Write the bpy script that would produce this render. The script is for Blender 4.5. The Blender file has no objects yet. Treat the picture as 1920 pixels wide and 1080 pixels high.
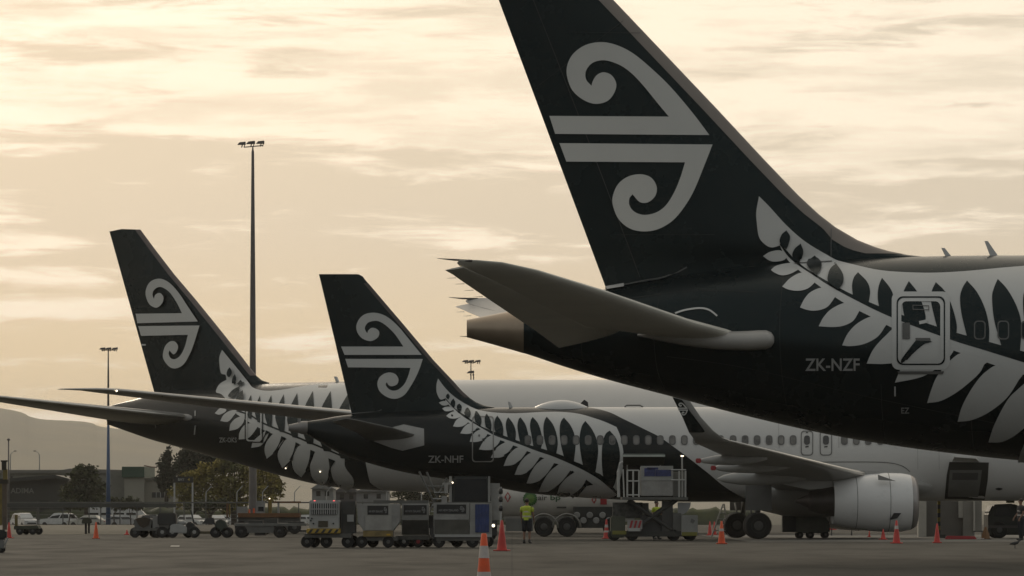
import bpy, bmesh, math, random
from mathutils import Vector, Matrix
from mathutils.geometry import delaunay_2d_cdt, intersect_point_line

random.seed(7)
SC = bpy.context.scene
COL = SC.collection
R = math.radians

# ------------------------------------------------------------------ camera
# telephoto view, horizon low in the frame, camera 1.3 m above the apron
FPX, HX, HY, CH = 8500.0, 960.0, 955.0, 1.3
cam_d = bpy.data.cameras.new('camera')
cam_d.sensor_width = 36.0
cam_d.lens = 36.0 * FPX / 1920.0
cam_d.shift_y = (HY - 540.0) / 1920.0
cam_d.clip_start = 0.5
cam_d.clip_end = 30000.0
cam = bpy.data.objects.new('camera', cam_d)
cam.location = (0, 0, CH)
cam.rotation_euler = (R(90), 0, 0)
COL.objects.link(cam)
SC.camera = cam

# ------------------------------------------------------------------ world
SUN_AZ, SUN_EL = R(-14), R(17)          # low sun ahead, left, behind thin cloud
world = bpy.data.worlds.new('World')
SC.world = world
world.use_nodes = True
wn, wl = world.node_tree.nodes, world.node_tree.links
wn.clear()


def nd(nodes, typ, **kw):
    n = nodes.new(typ)
    for k, v in kw.items():
        setattr(n, k, v)
    return n


def mth(nodes, links, op, a, b=None, c=None, clamp=False):
    n = nodes.new('ShaderNodeMath')
    n.operation = op
    n.use_clamp = clamp
    for i, v in enumerate((a, b, c)):
        if v is None:
            continue
        if isinstance(v, (int, float)):
            n.inputs[i].default_value = v
        else:
            links.new(v, n.inputs[i])
    return n.outputs[0]


def mixc(nodes, links, fac, a, b):
    n = nodes.new('ShaderNodeMix')
    n.data_type = 'RGBA'
    for sock, v in ((n.inputs[0], fac), (n.inputs[6], a), (n.inputs[7], b)):
        if isinstance(v, (int, float)):
            sock.default_value = v
        elif isinstance(v, tuple):
            sock.default_value = v if len(v) == 4 else (*v, 1)
        else:
            links.new(v, sock)
    return n.outputs[2]


def maprange(nodes, links, v, a, b, c=0.0, d=1.0, smooth=True):
    n = nodes.new('ShaderNodeMapRange')
    n.interpolation_type = 'SMOOTHSTEP' if smooth else 'LINEAR'
    links.new(v, n.inputs[0])
    for i, x in enumerate((a, b, c, d)):
        n.inputs[i + 1].default_value = x
    return n.outputs[0]


sky = nd(wn, 'ShaderNodeTexSky', sky_type='NISHITA', sun_disc=False)
sky.sun_elevation = SUN_EL
sky.sun_rotation = SUN_AZ
sky.air_density = 1.6
sky.dust_density = 4.0
tc = nd(wn, 'ShaderNodeTexCoord')
sep = nd(wn, 'ShaderNodeSeparateXYZ')
wl.new(tc.outputs['Generated'], sep.inputs[0])


def noise_w(scale, det, rough, mapping):
    mp = nd(wn, 'ShaderNodeMapping')
    mp.inputs['Scale'].default_value = mapping[0]
    mp.inputs['Location'].default_value = mapping[1]
    wl.new(tc.outputs['Generated'], mp.inputs[0])
    n = nd(wn, 'ShaderNodeTexNoise')
    n.inputs['Scale'].default_value = scale
    n.inputs['Detail'].default_value = det
    n.inputs['Roughness'].default_value = rough
    n.inputs['Distortion'].default_value = 0.35
    wl.new(mp.outputs[0], n.inputs['Vector'])
    return n.outputs['Fac']


# streaky stratocumulus: broad bands and finer rolls stretched along the horizon
n_big = noise_w(1.0, 5.0, 0.55, ((11, 11, 70), (1.3, 0.2, 4.1)))
n_mid = noise_w(1.0, 10.0, 0.64, ((26, 26, 200), (7.7, 2.0, 0.6)))
n_var = noise_w(1.0, 2.0, 0.5, ((6, 6, 22), (3.0, 9.0, 2.0)))
body = mth(wn, wl, 'ADD', mth(wn, wl, 'MULTIPLY', n_big, 0.48), mth(wn, wl, 'MULTIPLY', n_mid, 0.52))
elev = sep.outputs[2]
# the deck is nearly closed high up, breaks into thin streaks lower down
cover = mth(wn, wl, 'ADD', body, mth(wn, wl, 'MULTIPLY', maprange(wn, wl, elev, 0.068, 0.088), 0.105))
cloud = maprange(wn, wl, cover, 0.49, 0.585)
# angle from the veiled sun
sd = Vector((math.sin(SUN_AZ) * math.cos(SUN_EL), math.cos(SUN_AZ) * math.cos(SUN_EL), math.sin(SUN_EL)))
dot = nd(wn, 'ShaderNodeVectorMath', operation='DOT_PRODUCT')
dot.inputs[1].default_value = sd
wl.new(tc.outputs['Generated'], dot.inputs[0])
glow = maprange(wn, wl, dot.outputs['Value'], 0.05, 0.96)
near_glow = maprange(wn, wl, dot.outputs['Value'], 0.955, 0.995)
c_gap_far, c_gap = (0.27, 0.28, 0.28), (0.735, 0.655, 0.535)
c_cl_far, c_cl = (0.41, 0.42, 0.41), (1.10, 0.985, 0.81)
low = maprange(wn, wl, elev, 0.025, 0.066)
gap = mixc(wn, wl, glow, c_gap_far, mixc(wn, wl, low, (0.86, 0.70, 0.475), c_gap))
cl = mixc(wn, wl, glow, c_cl_far, c_cl)
cl = mixc(wn, wl, near_glow, cl, (1.24, 1.13, 1.0))
# soft rolls of light and shade inside the deck
n_roll = noise_w(1.0, 9.0, 0.62, ((19, 19, 150), (5.1, 3.3, 8.2)))
roll = maprange(wn, wl, mth(wn, wl, 'ADD', mth(wn, wl, 'MULTIPLY', n_roll, 0.7), mth(wn, wl, 'MULTIPLY', n_mid, 0.3)), 0.40, 0.57)
cl = mixc(wn, wl, roll, mixc(wn, wl, 0.60, cl, gap), cl)
cloudsky = mixc(wn, wl, cloud, gap, cl)
# the thin cover lets a little of the clear sky through
skyd = nd(wn, 'ShaderNodeVectorMath', operation='SCALE')
wl.new(sky.outputs[0], skyd.inputs[0])
skyd.inputs['Scale'].default_value = 0.07
bgmix = mixc(wn, wl, 0.92, skyd.outputs[0], cloudsky)
bg = nd(wn, 'ShaderNodeBackground')
bg.inputs['Strength'].default_value = 1.0
wl.new(bgmix, bg.inputs['Color'])
wo = nd(wn, 'ShaderNodeOutputWorld')
wl.new(bg.outputs[0], wo.inputs['Surface'])

sun_d = bpy.data.lights.new('sun', 'SUN')
sun_d.energy = 0.5
sun_d.angle = R(14)
sun_d.color = (1.0, 0.86, 0.66)
sun = bpy.data.objects.new('sun', sun_d)
sun.rotation_euler = Vector((-sd.x, -sd.y, -sd.z)).to_track_quat('-Z', 'Y').to_euler()
sun.location = (-200, 500, 300)
COL.objects.link(sun)

SC.view_settings.view_transform = 'Standard'
SC.view_settings.look = 'None'
SC.view_settings.exposure = 0.0
SC.view_settings.gamma = 1.0
SC.view_settings.use_curve_mapping = False
SC.render.engine = 'CYCLES'
SC.cycles.use_denoising = True
SC.cycles.max_bounces = 6
SC.cycles.volume_bounces = 1

# ------------------------------------------------------------------ materials
MATS = {}


def mat(name, col, rough=0.5, metal=0.0, var=0.12, scale=1.5, bump=0.0, spec=0.5, island=0.0, col2=None, stretch=None):
    """plain paint or stuff with a little uneven tone and wear"""
    if name in MATS:
        return MATS[name]
    m = bpy.data.materials.new(name)
    m.use_nodes = True
    ns, ls = m.node_tree.nodes, m.node_tree.links
    b = ns['Principled BSDF']
    b.inputs['Roughness'].default_value = rough
    b.inputs['Metallic'].default_value = metal
    b.inputs['Specular IOR Level'].default_value = spec
    t = ns.new('ShaderNodeTexCoord')
    mp = ns.new('ShaderNodeMapping')
    if stretch:
        mp.inputs['Scale'].default_value = stretch
    ls.new(t.outputs['Object'], mp.inputs[0])
    nz = ns.new('ShaderNodeTexNoise')
    nz.inputs['Scale'].default_value = scale
    nz.inputs['Detail'].default_value = 5
    nz.inputs['Roughness'].default_value = 0.6
    ls.new(mp.outputs[0], nz.inputs['Vector'])
    lo = tuple(max(0, c * (1 - var)) for c in col)
    hi = tuple(c * (1 + var) for c in (col2 or col))
    f = maprange(ns, ls, nz.outputs['Fac'], 0.3, 0.7)
    c = mixc(ns, ls, f, lo, hi)
    if island:
        g = ns.new('ShaderNodeNewGeometry')
        r = maprange(ns, ls, g.outputs['Random Per Island'], 0, 1, 1 - island, 1 + island, False)
        v = ns.new('ShaderNodeVectorMath')
        v.operation = 'SCALE'
        ls.new(c, v.inputs[0])
        ls.new(r, v.inputs['Scale'])
        c = v.outputs[0]
    ls.new(c, b.inputs['Base Color'])
    rr = maprange(ns, ls, nz.outputs['Fac'], 0.3, 0.7, max(0.02, rough * 0.85), min(1, rough * 1.15))
    ls.new(rr, b.inputs['Roughness'])
    if bump:
        bp = ns.new('ShaderNodeBump')
        bp.inputs['Strength'].default_value = bump
        bp.inputs['Distance'].default_value = 0.02
        ls.new(nz.outputs['Fac'], bp.inputs['Height'])
        ls.new(bp.outputs[0], b.inputs['Normal'])
    MATS[name] = m
    return m


def emit(name, col, strength):
    if name in MATS:
        return MATS[name]
    m = bpy.data.materials.new(name)
    m.use_nodes = True
    b = m.node_tree.nodes['Principled BSDF']
    b.inputs['Base Color'].default_value = (*col, 1)
    b.inputs['Emission Color'].default_value = (*col, 1)
    b.inputs['Emission Strength'].default_value = strength
    MATS[name] = m
    return m


BLACK = mat('black aircraft paint', (0.0085, 0.0125, 0.0135), 0.27, var=0.10, scale=0.5, spec=0.24, bump=0.02)
BLACK.node_tree.nodes['Principled BSDF'].inputs['Specular Tint'].default_value = (0.78, 0.98, 1.0, 1)
WHITE = mat('white aircraft paint', (0.58, 0.575, 0.555), 0.34, var=0.03, scale=0.25, stretch=(0.3, 1, 3))
FERN = mat('fern white film', (0.56, 0.56, 0.54), 0.42, var=0.04, scale=0.5)
KORU = mat('emblem silver film', (0.56, 0.56, 0.535), 0.5, var=0.03, scale=0.5)
REG = mat('lettering film', (0.30, 0.30, 0.29), 0.5, var=0.03)
WINGGREY = mat('wing grey paint', (0.33, 0.325, 0.31), 0.38, var=0.06, scale=0.6, stretch=(0.4, 2, 1))
LEGREY = mat('leading edge grey', (0.24, 0.21, 0.185), 0.45, metal=0.4, var=0.08, scale=0.7)
DARKM = mat('dark metal', (0.03, 0.03, 0.03), 0.5, var=0.2)
STEEL = mat('bare steel', (0.30, 0.29, 0.27), 0.42, metal=0.5, var=0.15)
GALV = mat('galvanised steel', (0.34, 0.34, 0.33), 0.55, var=0.12, scale=2)
HUB = mat('dull hub', (0.07, 0.07, 0.066), 0.55, var=0.2, scale=4)
RUBBER = mat('rubber', (0.014, 0.014, 0.014), 0.8, var=0.2)
GLASS = mat('dark glass', (0.012, 0.014, 0.016), 0.08, var=0.05, spec=0.3)
SLATE = mat('seal grey', (0.11, 0.11, 0.105), 0.5, var=0.08)
WINDOWG = mat('cabin window glass', (0.05, 0.05, 0.05), 0.12, var=0.25, scale=3)
VWHITE = mat('vehicle white paint', (0.36, 0.36, 0.345), 0.38, var=0.08, scale=1.2)
VDIRT = mat('grimy panel', (0.27, 0.265, 0.25), 0.55, var=0.2, scale=1.6)
PANELD = mat('dull dark panel', (0.10, 0.098, 0.088), 0.6, var=0.2, scale=2)
YELLOW = mat('safety yellow', (0.50, 0.30, 0.03), 0.5, var=0.15)
ORANGE = mat('cone orange', (0.72, 0.10, 0.025), 0.5, var=0.10, scale=6)
RED = mat('cone red', (0.55, 0.05, 0.04), 0.5, var=0.10, scale=6)
REFL = mat('reflective band', (0.52, 0.47, 0.44), 0.55, var=0.10, scale=8)
BLUE = mat('tarpaulin blue', (0.035, 0.055, 0.16), 0.6, var=0.25, scale=3)
REDP = mat('red paint', (0.32, 0.025, 0.03), 0.5)
HIVIS = mat('hi vis yellow', (0.42, 0.50, 0.04), 0.7, var=0.12, scale=8)
NAVY = mat('navy cloth', (0.012, 0.014, 0.02), 0.85, var=0.25, scale=8)
SKIN = mat('skin', (0.24, 0.13, 0.085), 0.55, var=0.08, scale=10)
HAIR = mat('hair', (0.018, 0.012, 0.009), 0.7)
MASTB = mat('mast weathered steel', (0.12, 0.108, 0.102), 0.5, var=0.2, scale=0.5)
MASTBLUE = mat('mast blue paint', (0.035, 0.075, 0.155), 0.45, var=0.15, scale=0.5)
LAMP = emit('warm lamp', (1.0, 0.86, 0.62), 2.6)
LAMPR = emit('red lamp', (1.0, 0.12, 0.12), 1.6)

# ------------------------------------------------------------------ mesh helpers


class MB:
    """collects shapes into one mesh"""

    def __init__(s):
        s.v, s.f = [], []

    def add(s, vs, fs):
        o = len(s.v)
        s.v += [tuple(p) for p in vs]
        s.f += [tuple(i + o for i in f) for f in fs]
        return s

    def hexa(s, p):
        return s.add(p, [(3, 2, 1, 0), (4, 5, 6, 7), (0, 1, 5, 4), (1, 2, 6, 5), (2, 3, 7, 6), (3, 0, 4, 7)])

    def box(s, x0, x1, y0, y1, z0, z1):
        return s.hexa([(x0, y0, z0), (x1, y0, z0), (x1, y1, z0), (x0, y1, z0),
                       (x0, y0, z1), (x1, y0, z1), (x1, y1, z1), (x0, y1, z1)])

    def bar(s, a, b, r, n=6, r2=None):
        return s.tube([a, b], [r, r if r2 is None else r2], n)

    def tube(s, pts, rad, n=8, caps=True):
        pts = [Vector(p) for p in pts]
        if not isinstance(rad, (list, tuple)):
            rad = [rad] * len(pts)
        vs, fs = [], []
        for i, p in enumerate(pts):
            d = (pts[min(i + 1, len(pts) - 1)] - pts[max(i - 1, 0)])
            d.normalize()
            up = Vector((0, 0, 1)) if abs(d.z) < 0.92 else Vector((0, 1, 0))
            a = d.cross(up).normalized()
            b = a.cross(d).normalized()
            for k in range(n):
                t = 2 * math.pi * k / n
                vs.append(p + (a * math.cos(t) + b * math.sin(t)) * rad[i])
        for i in range(len(pts) - 1):
            for k in range(n):
                k2 = (k + 1) % n
                fs.append((i * n + k, i * n + k2, (i + 1) * n + k2, (i + 1) * n + k))
        if caps:
            fs.append(tuple(range(n - 1, -1, -1)))
            fs.append(tuple((len(pts) - 1) * n + k for k in range(n)))
        return s.add(vs, fs)

    def lathe(s, prof, axis='z', c=(0, 0, 0), n=24, sy=1.0):
        """prof: (r, h) list turned round an axis through c"""
        vs, fs = [], []
        for r, h in prof:
            for k in range(n):
                t = 2 * math.pi * k / n
                u, w = r * math.cos(t), r * math.sin(t)
                if axis == 'z':
                    p = (u, w * sy, h)
                elif axis == 'x':
                    p = (h, u, w * sy)
                else:
                    p = (u, h, w * sy)
                vs.append((p[0] + c[0], p[1] + c[1], p[2] + c[2]))
        for i in range(len(prof) - 1):
            for k in range(n):
                k2 = (k + 1) % n
                fs.append((i * n + k, i * n + k2, (i + 1) * n + k2, (i + 1) * n + k))
        fs.append(tuple(range(n - 1, -1, -1)))
        fs.append(tuple((len(prof) - 1) * n + k for k in range(n)))
        return s.add(vs, fs)

    def prism(s, poly, y0, y1, inset=0.0):
        """(x, z) outline extruded in y; inset shrinks the y1 end a little"""
        n = len(poly)
        cx = sum(p[0] for p in poly) / n
        cz = sum(p[1] for p in poly) / n
        k = 1 - inset
        vs = [(x, y0, z) for x, z in poly] + [(cx + (x - cx) * k, y1, cz + (z - cz) * k) for x, z in poly]
        fs = [tuple(range(n)), tuple(range(2 * n - 1, n - 1, -1))]
        for i in range(n):
            j = (i + 1) % n
            fs.append((j, i, n + i, n + j))
        return s.add(vs, fs)

    def ell(s, c, r, n=12, m=8):
        prof = []
        for i in range(m + 1):
            t = math.pi * i / m
            prof.append((math.sin(t) * 1.0 + 1e-4, -math.cos(t)))
        o = len(s.v)
        s.lathe(prof, 'z', (0, 0, 0), n)
        for i in range(o, len(s.v)):
            x, y, z = s.v[i]
            s.v[i] = (c[0] + x * r[0], c[1] + y * r[1], c[2] + z * r[2])
        return s

    def build(s, name, m, parent=None, smooth=False, bevel=0.0, fix=True):
        me = bpy.data.meshes.new(name)
        me.from_pydata(s.v, [], s.f)
        if fix:
            bm = bmesh.new()
            bm.from_mesh(me)
            bmesh.ops.recalc_face_normals(bm, faces=bm.faces)
            if bevel:
                bmesh.ops.bevel(bm, geom=list(bm.edges), offset=bevel, segments=2, affect='EDGES', clamp_overlap=True)
            bm.to_mesh(me)
            bm.free()
        me.materials.append(m)
        if smooth:
            me.polygons.foreach_set('use_smooth', [True] * len(me.polygons))
            if smooth == 'auto':
                me.set_sharp_from_angle(angle=R(40))
        o = bpy.data.objects.new(name, me)
        COL.objects.link(o)
        if parent:
            o.parent = parent
        return o


def tag(o, label, cat, group=None, kind=None):
    o['label'] = label
    o['category'] = cat
    if group:
        o['group'] = group
    if kind:
        o['kind'] = kind
    return o


def thing(name, label, cat, loc=(0, 0, 0), rz=0.0, group=None):
    o = bpy.data.objects.new(name, None)
    o.empty_display_size = 0.5
    COL.objects.link(o)
    o.location = loc
    o.rotation_euler = (0, 0, rz)
    return tag(o, label, cat, group)


def copy_part(o, parent, loc=None):
    c = o.copy()
    COL.objects.link(c)
    c.parent = parent
    if loc is not None:
        c.location = loc
    return c


def gp(px, py):
    """point of the flat apron seen at a picture point"""
    d = FPX * CH / (py - HY)
    return ((px - HX) * d / FPX, d, 0.0)


class Sc:
    """metres for a thing standing at depth D round the picture column px"""

    def __init__(s, px, D):
        s.px, s.D, s.k = px, D, D / FPX
        s.loc = ((px - HX) * s.k, D, 0.0)

    def x(s, px):
        return (px - s.px) * s.k

    def z(s, py):
        return CH + (HY - py) * s.k

    def box(s, mb, x0, x1, y0, y1, d0, d1):
        return mb.box(s.x(x0), s.x(x1), d0, d1, s.z(y1), s.z(y0))

    def poly(s, pts):
        return [(s.x(a), s.z(b)) for a, b in pts]


def wheel(parent, c, r, w, name='wheel', hub=None, axis='y'):
    """tyre with a rim as its sub-part"""
    m = MB()
    pr = [(r * 0.55, -w / 2), (r * 0.9, -w / 2), (r, -w * 0.3), (r, w * 0.3), (r * 0.9, w / 2), (r * 0.55, w / 2)]
    m.lathe(pr, axis, (0, 0, 0), 20)
    t = m.build(name, RUBBER, parent, 'auto')
    t.location = c
    h = MB()
    h.lathe([(r * 0.12, -w * 0.56), (r * 0.3, -w * 0.53), (r * 0.5, -w * 0.42), (r * 0.56, -w * 0.52),
             (r * 0.56, w * 0.52), (r * 0.5, w * 0.42), (r * 0.12, w * 0.5)], axis, (0, 0, 0), 14)
    h.build('rim', hub or HUB, t, 'auto')
    return t


# 2-D curves ---------------------------------------------------------

def spline(pts, closed=True, n=5):
    """smooth outline; points given with a third item stay sharp corners"""
    P = [Vector((p[0], p[1])) for p in pts]
    sh = [len(p) > 2 for p in pts]
    N = len(P)
    out = []
    last = N if closed else N - 1
    for i in range(last):
        p1, p2 = P[i], P[(i + 1) % N]
        p0 = P[(i - 1) % N] if (closed or i > 0) else p1
        p3 = P[(i + 2) % N] if (closed or i + 2 < N) else p2
        if sh[i]:
            p0 = p1 * 2 - p2
        if sh[(i + 1) % N]:
            p3 = p2 * 2 - p1
        if sh[i] and sh[(i + 1) % N]:
            steps = max(1, n)
        else:
            steps = n
        for k in range(steps):
            t = k / steps
            t2, t3 = t * t, t * t * t
            q = 0.5 * ((2 * p1) + (p2 - p0) * t + (2 * p0 - 5 * p1 + 4 * p2 - p3) * t2 + (3 * p1 - p0 - 3 * p2 + p3) * t3)
            out.append((q.x, q.y))
    if not closed:
        out.append((P[-1].x, P[-1].y))
    return out


def inside(p, poly):
    x, y = p
    c = False
    j = len(poly) - 1
    for i in range(len(poly)):
        xi, yi = poly[i]
        xj, yj = poly[j]
        if (yi > y) != (yj > y) and x < (xj - xi) * (y - yi) / (yj - yi) + xi:
            c = not c
        j = i
    return c


def fill(poly, step):
    """triangulate an outline with extra points inside so that it can follow a curved skin"""
    pts = []
    n = len(poly)
    for i in range(n):
        a, b = Vector(poly[i]), Vector(poly[(i + 1) % n])
        if (b - a).length < 1e-6:
            continue
        k = max(1, int((b - a).length / step))
        for j in range(k):
            pts.append(a.lerp(b, j / k))
    nb = len(pts)
    xs, ys = [p.x for p in pts], [p.y for p in pts]
    x = min(xs) + step * 0.5
    bl = [(p.x, p.y) for p in pts]
    while x < max(xs):
        y = min(ys) + step * 0.5
        while y < max(ys):
            if inside((x, y), bl):
                q = Vector((x, y))
                if min((q - p).length_squared for p in pts[:nb]) > (step * 0.45) ** 2:
                    pts.append(q)
            y += step
        x += step
    r = delaunay_2d_cdt(pts, [], [list(range(nb))], 1, 1e-5)
    return [(v.x, v.y) for v in r[0]], [tuple(f) for f in r[2]]


_fonts = {}


def text2d(body):
    """flat lettering as a 2-D mesh, lower left at 0,0 and 1 high"""
    if body in _fonts:
        return _fonts[body]
    cu = bpy.data.curves.new('t', 'FONT')
    cu.body = body
    cu.resolution_u = 3
    cu.offset = 0.016
    cu.fill_mode = 'FRONT'
    o = bpy.data.objects.new('t', cu)
    COL.objects.link(o)
    dg = bpy.context.evaluated_depsgraph_get()
    me = o.evaluated_get(dg).to_mesh()
    vs = [(v.co.x, v.co.y) for v in me.vertices]
    fs = [tuple(p.vertices) for p in me.polygons]
    o.evaluated_get(dg).to_mesh_clear()
    bpy.data.objects.remove(o)
    bpy.data.curves.remove(cu)
    x0, x1 = min(v[0] for v in vs), max(v[0] for v in vs)
    y0, y1 = min(v[1] for v in vs), max(v[1] for v in vs)
    vs = [((x - x0) / (x1 - x0), (y - y0) / (y1 - y0)) for x, y in vs]
    _fonts[body] = (vs, fs)
    return vs, fs


def flat_text(body, m, parent, x0, x1, z0, z1, y, name='lettering'):
    vs, fs = text2d(body)
    b = MB()
    b.add([(x0 + (x1 - x0) * u, y, z0 + (z1 - z0) * v) for u, v in vs], fs)
    return b.build(name, m, parent, fix=False)
# ------------------------------------------------------------------ setting: apron, verge, hills


def sheet(name, pts, z, m, sub=1):
    b = MB()
    b.add([(x, y, z) for x, y in pts], [tuple(range(len(pts)))])
    o = b.build(name, m, fix=False)
    o['kind'] = 'structure'
    return o


def apron_material():
    m = bpy.data.materials.new('apron asphalt')
    m.use_nodes = True
    ns, ls = m.node_tree.nodes, m.node_tree.links
    b = ns['Principled BSDF']
    t = ns.new('ShaderNodeTexCoord')

    def nz(sc, det, st=(1, 1, 1)):
        mp = ns.new('ShaderNodeMapping')
        mp.inputs['Scale'].default_value = st
        ls.new(t.outputs['Object'], mp.inputs[0])
        n = ns.new('ShaderNodeTexNoise')
        n.inputs['Scale'].default_value = sc
        n.inputs['Detail'].default_value = det
        n.inputs['Roughness'].default_value = 0.62
        ls.new(mp.outputs[0], n.inputs['Vector'])
        return n.outputs['Fac']
    big, mid, fine = nz(0.045, 4, (1, 0.35, 1)), nz(0.5, 5, (1, 0.25, 1)), nz(30, 3)
    c = mixc(ns, ls, maprange(ns, ls, big, 0.3, 0.7), (0.030, 0.0292, 0.0250), (0.043, 0.0415, 0.0362))
    c = mixc(ns, ls, mth(ns, ls, 'MULTIPLY', maprange(ns, ls, mid, 0.50, 0.66), 0.75), c, (0.021, 0.0205, 0.018))
    c = mixc(ns, ls, mth(ns, ls, 'MULTIPLY', maprange(ns, ls, fine, 0.35, 0.65), 0.35), c, (0.062, 0.060, 0.052))
    # rubber streaks left by wheels and old oil spots
    strk = nz(1.0, 4, (0.05, 1.1, 1))
    c = mixc(ns, ls, mth(ns, ls, 'MULTIPLY', maprange(ns, ls, strk, 0.58, 0.68), 0.5), c, (0.017, 0.0165, 0.015))
    spot = nz(0.22, 3, (1, 0.5, 1))
    c = mixc(ns, ls, mth(ns, ls, 'MULTIPLY', maprange(ns, ls, spot, 0.66, 0.74), 0.6), c, (0.016, 0.0155, 0.014))
    # slab joints every 7.5 m
    sp = ns.new('ShaderNodeSeparateXYZ')
    ls.new(t.outputs['Object'], sp.inputs[0])
    for ax in (0, 1):
        w = mth(ns, ls, 'ABSOLUTE', mth(ns, ls, 'SUBTRACT', mth(ns, ls, 'FRACT', mth(ns, ls, 'DIVIDE', sp.outputs[ax], 7.5)), 0.5))
        j = mth(ns, ls, 'GREATER_THAN', w, 0.4965)
        c = mixc(ns, ls, mth(ns, ls, 'MULTIPLY', j, 0.6), c, (0.018, 0.018, 0.017))
    ls.new(c, b.inputs['Base Color'])
    b.inputs['Specular IOR Level'].default_value = 0.12
    ls.new(maprange(ns, ls, mid, 0.3, 0.7, 0.8, 0.95), b.inputs['Roughness'])
    bp = ns.new('ShaderNodeBump')
    bp.inputs['Strength'].default_value = 0.35
    bp.inputs['Distance'].default_value = 0.01
    ls.new(fine, bp.inputs['Height'])
    ls.new(bp.outputs[0], b.inputs['Normal'])
    return m


APRON = apron_material()
GRASS = mat('dry verge grass', (0.045, 0.042, 0.022), 0.95, var=0.35, scale=0.5, col2=(0.06, 0.052, 0.03))
CONC = mat('pale concrete', (0.085, 0.082, 0.072), 0.9, var=0.12, scale=0.3)
FARG = mat('far ground', (0.04, 0.04, 0.026), 0.95, var=0.3, scale=0.02)
sheet('ground', [(-12000, -800), (12000, -800), (12000, 20000), (-12000, 20000)], -0.86, FARG)
eb = MB()
eb.add([(-300, 380, 0), (300, 380, 0), (300, 396, -0.852), (-300, 396, -0.852)], [(0, 1, 2, 3)])
eb.build('embankment', GRASS, None, fix=False)['kind'] = 'structure'
sheet('apron', [(-300, -60), (300, -60), (300, 380), (-300, 380)], 0.0, APRON)
sheet('grass_verge', [(-60, 232), (-19.5, 236), (-21, 300), (-28, 379), (-62, 379)], 0.004, GRASS)
sheet('stand_concrete', [(9.5, 182), (70, 182), (70, 232), (9.5, 232)], 0.004, CONC)
sheet('car_park', [(-90, 440), (20, 440), (20, 580), (-90, 580)], -0.85, mat('car park asphalt', (0.06, 0.06, 0.055), 0.9))
PAINT = mat('worn marking paint', (0.42, 0.41, 0.37), 0.8, var=0.25, scale=1.5)
sheet('stand_marking', [(9.4, 179.2), (70, 179.2), (70, 179.5), (9.4, 179.5)], 0.008, mat('dark sealed joint', (0.03, 0.03, 0.028), 0.8))
sheet('painted_line', [gp(319, 1025)[:2], gp(336, 1025)[:2], gp(337, 1023.4)[:2], gp(321, 1023.4)[:2]], 0.008, PAINT)

# hills: one ridge line 5 km off
ridge = [(-900, 880), (-500, 800), (-250, 760), (-120, 752), (0, 765), (40, 773), (60, 782), (95, 787), (140, 789), (172, 793), (188, 799), (250, 808),
         (330, 826), (430, 850), (560, 872), (760, 892), (1100, 905), (1500, 898), (1900, 880), (2400, 860), (3000, 900)]
rs = spline(ridge, False, 6)
hb = MB()
rnd = random.Random(3)
rows = []
for j in range(9):
    t = j / 8.0
    D = 7600 + 2200 * t
    row = []
    for i, (x, y) in enumerate(rs):
        h = (HY - y) * 9360 / FPX * math.sin(min(1, t * 1.25) * math.pi / 2) ** 1.2
        h *= 0.997 + rnd.uniform(0, 0.004)
        row.append(((x - HX) * D / FPX, D, max(0, h) - (6 if j == 0 else 0)))
    rows.append(row)
n = len(rs)
hb.add([p for r_ in rows for p in r_], [(j * n + i, j * n + i + 1, (j + 1) * n + i + 1, (j + 1) * n + i) for j in range(8) for i in range(n - 1)])
hills = hb.build('hills', mat('hill scrub', (0.09, 0.085, 0.05), 0.95, var=0.3, scale=0.004, col2=(0.14, 0.12, 0.075)), None, True)
hills['kind'] = 'structure'

# ------------------------------------------------------------------ aircraft


def cubic(xs, ys):
    """smooth curve through points (xs rising)"""
    n = len(xs)
    d = [(ys[i + 1] - ys[i]) / (xs[i + 1] - xs[i]) for i in range(n - 1)]
    m = [d[0]] + [0 if d[i - 1] * d[i] <= 0 else (d[i - 1] + d[i]) / 2 for i in range(1, n - 1)] + [d[-1]]

    def f(x):
        if x <= xs[0]:
            return ys[0]
        if x >= xs[-1]:
            return ys[-1]
        lo, hi = 0, n - 1
        while hi - lo > 1:
            k = (lo + hi) // 2
            if xs[k] <= x:
                lo = k
            else:
                hi = k
        h = xs[hi] - xs[lo]
        t = (x - xs[lo]) / h
        return ((2 * t ** 3 - 3 * t * t + 1) * ys[lo] + (t ** 3 - 2 * t * t + t) * h * m[lo]
                + (-2 * t ** 3 + 3 * t * t) * ys[hi] + (t ** 3 - t * t) * h * m[hi])
    return f


def plin(pts):
    """piecewise linear z -> x"""
    P = sorted((z, x) for x, z in pts)

    def f(z):
        if z <= P[0][0]:
            return P[0][1]
        for (a, xa), (b, xb) in zip(P, P[1:]):
            if z <= b:
                return xa + (xb - xa) * (z - a) / (b - a + 1e-9)
        return P[-1][1]
    return f


def naca(xi, t):
    xi = min(max(xi, 0.0), 1.0)
    return 5 * t * (0.2969 * math.sqrt(xi) - 0.126 * xi - 0.3516 * xi ** 2 + 0.2843 * xi ** 3 - 0.1036 * xi ** 4)


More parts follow.
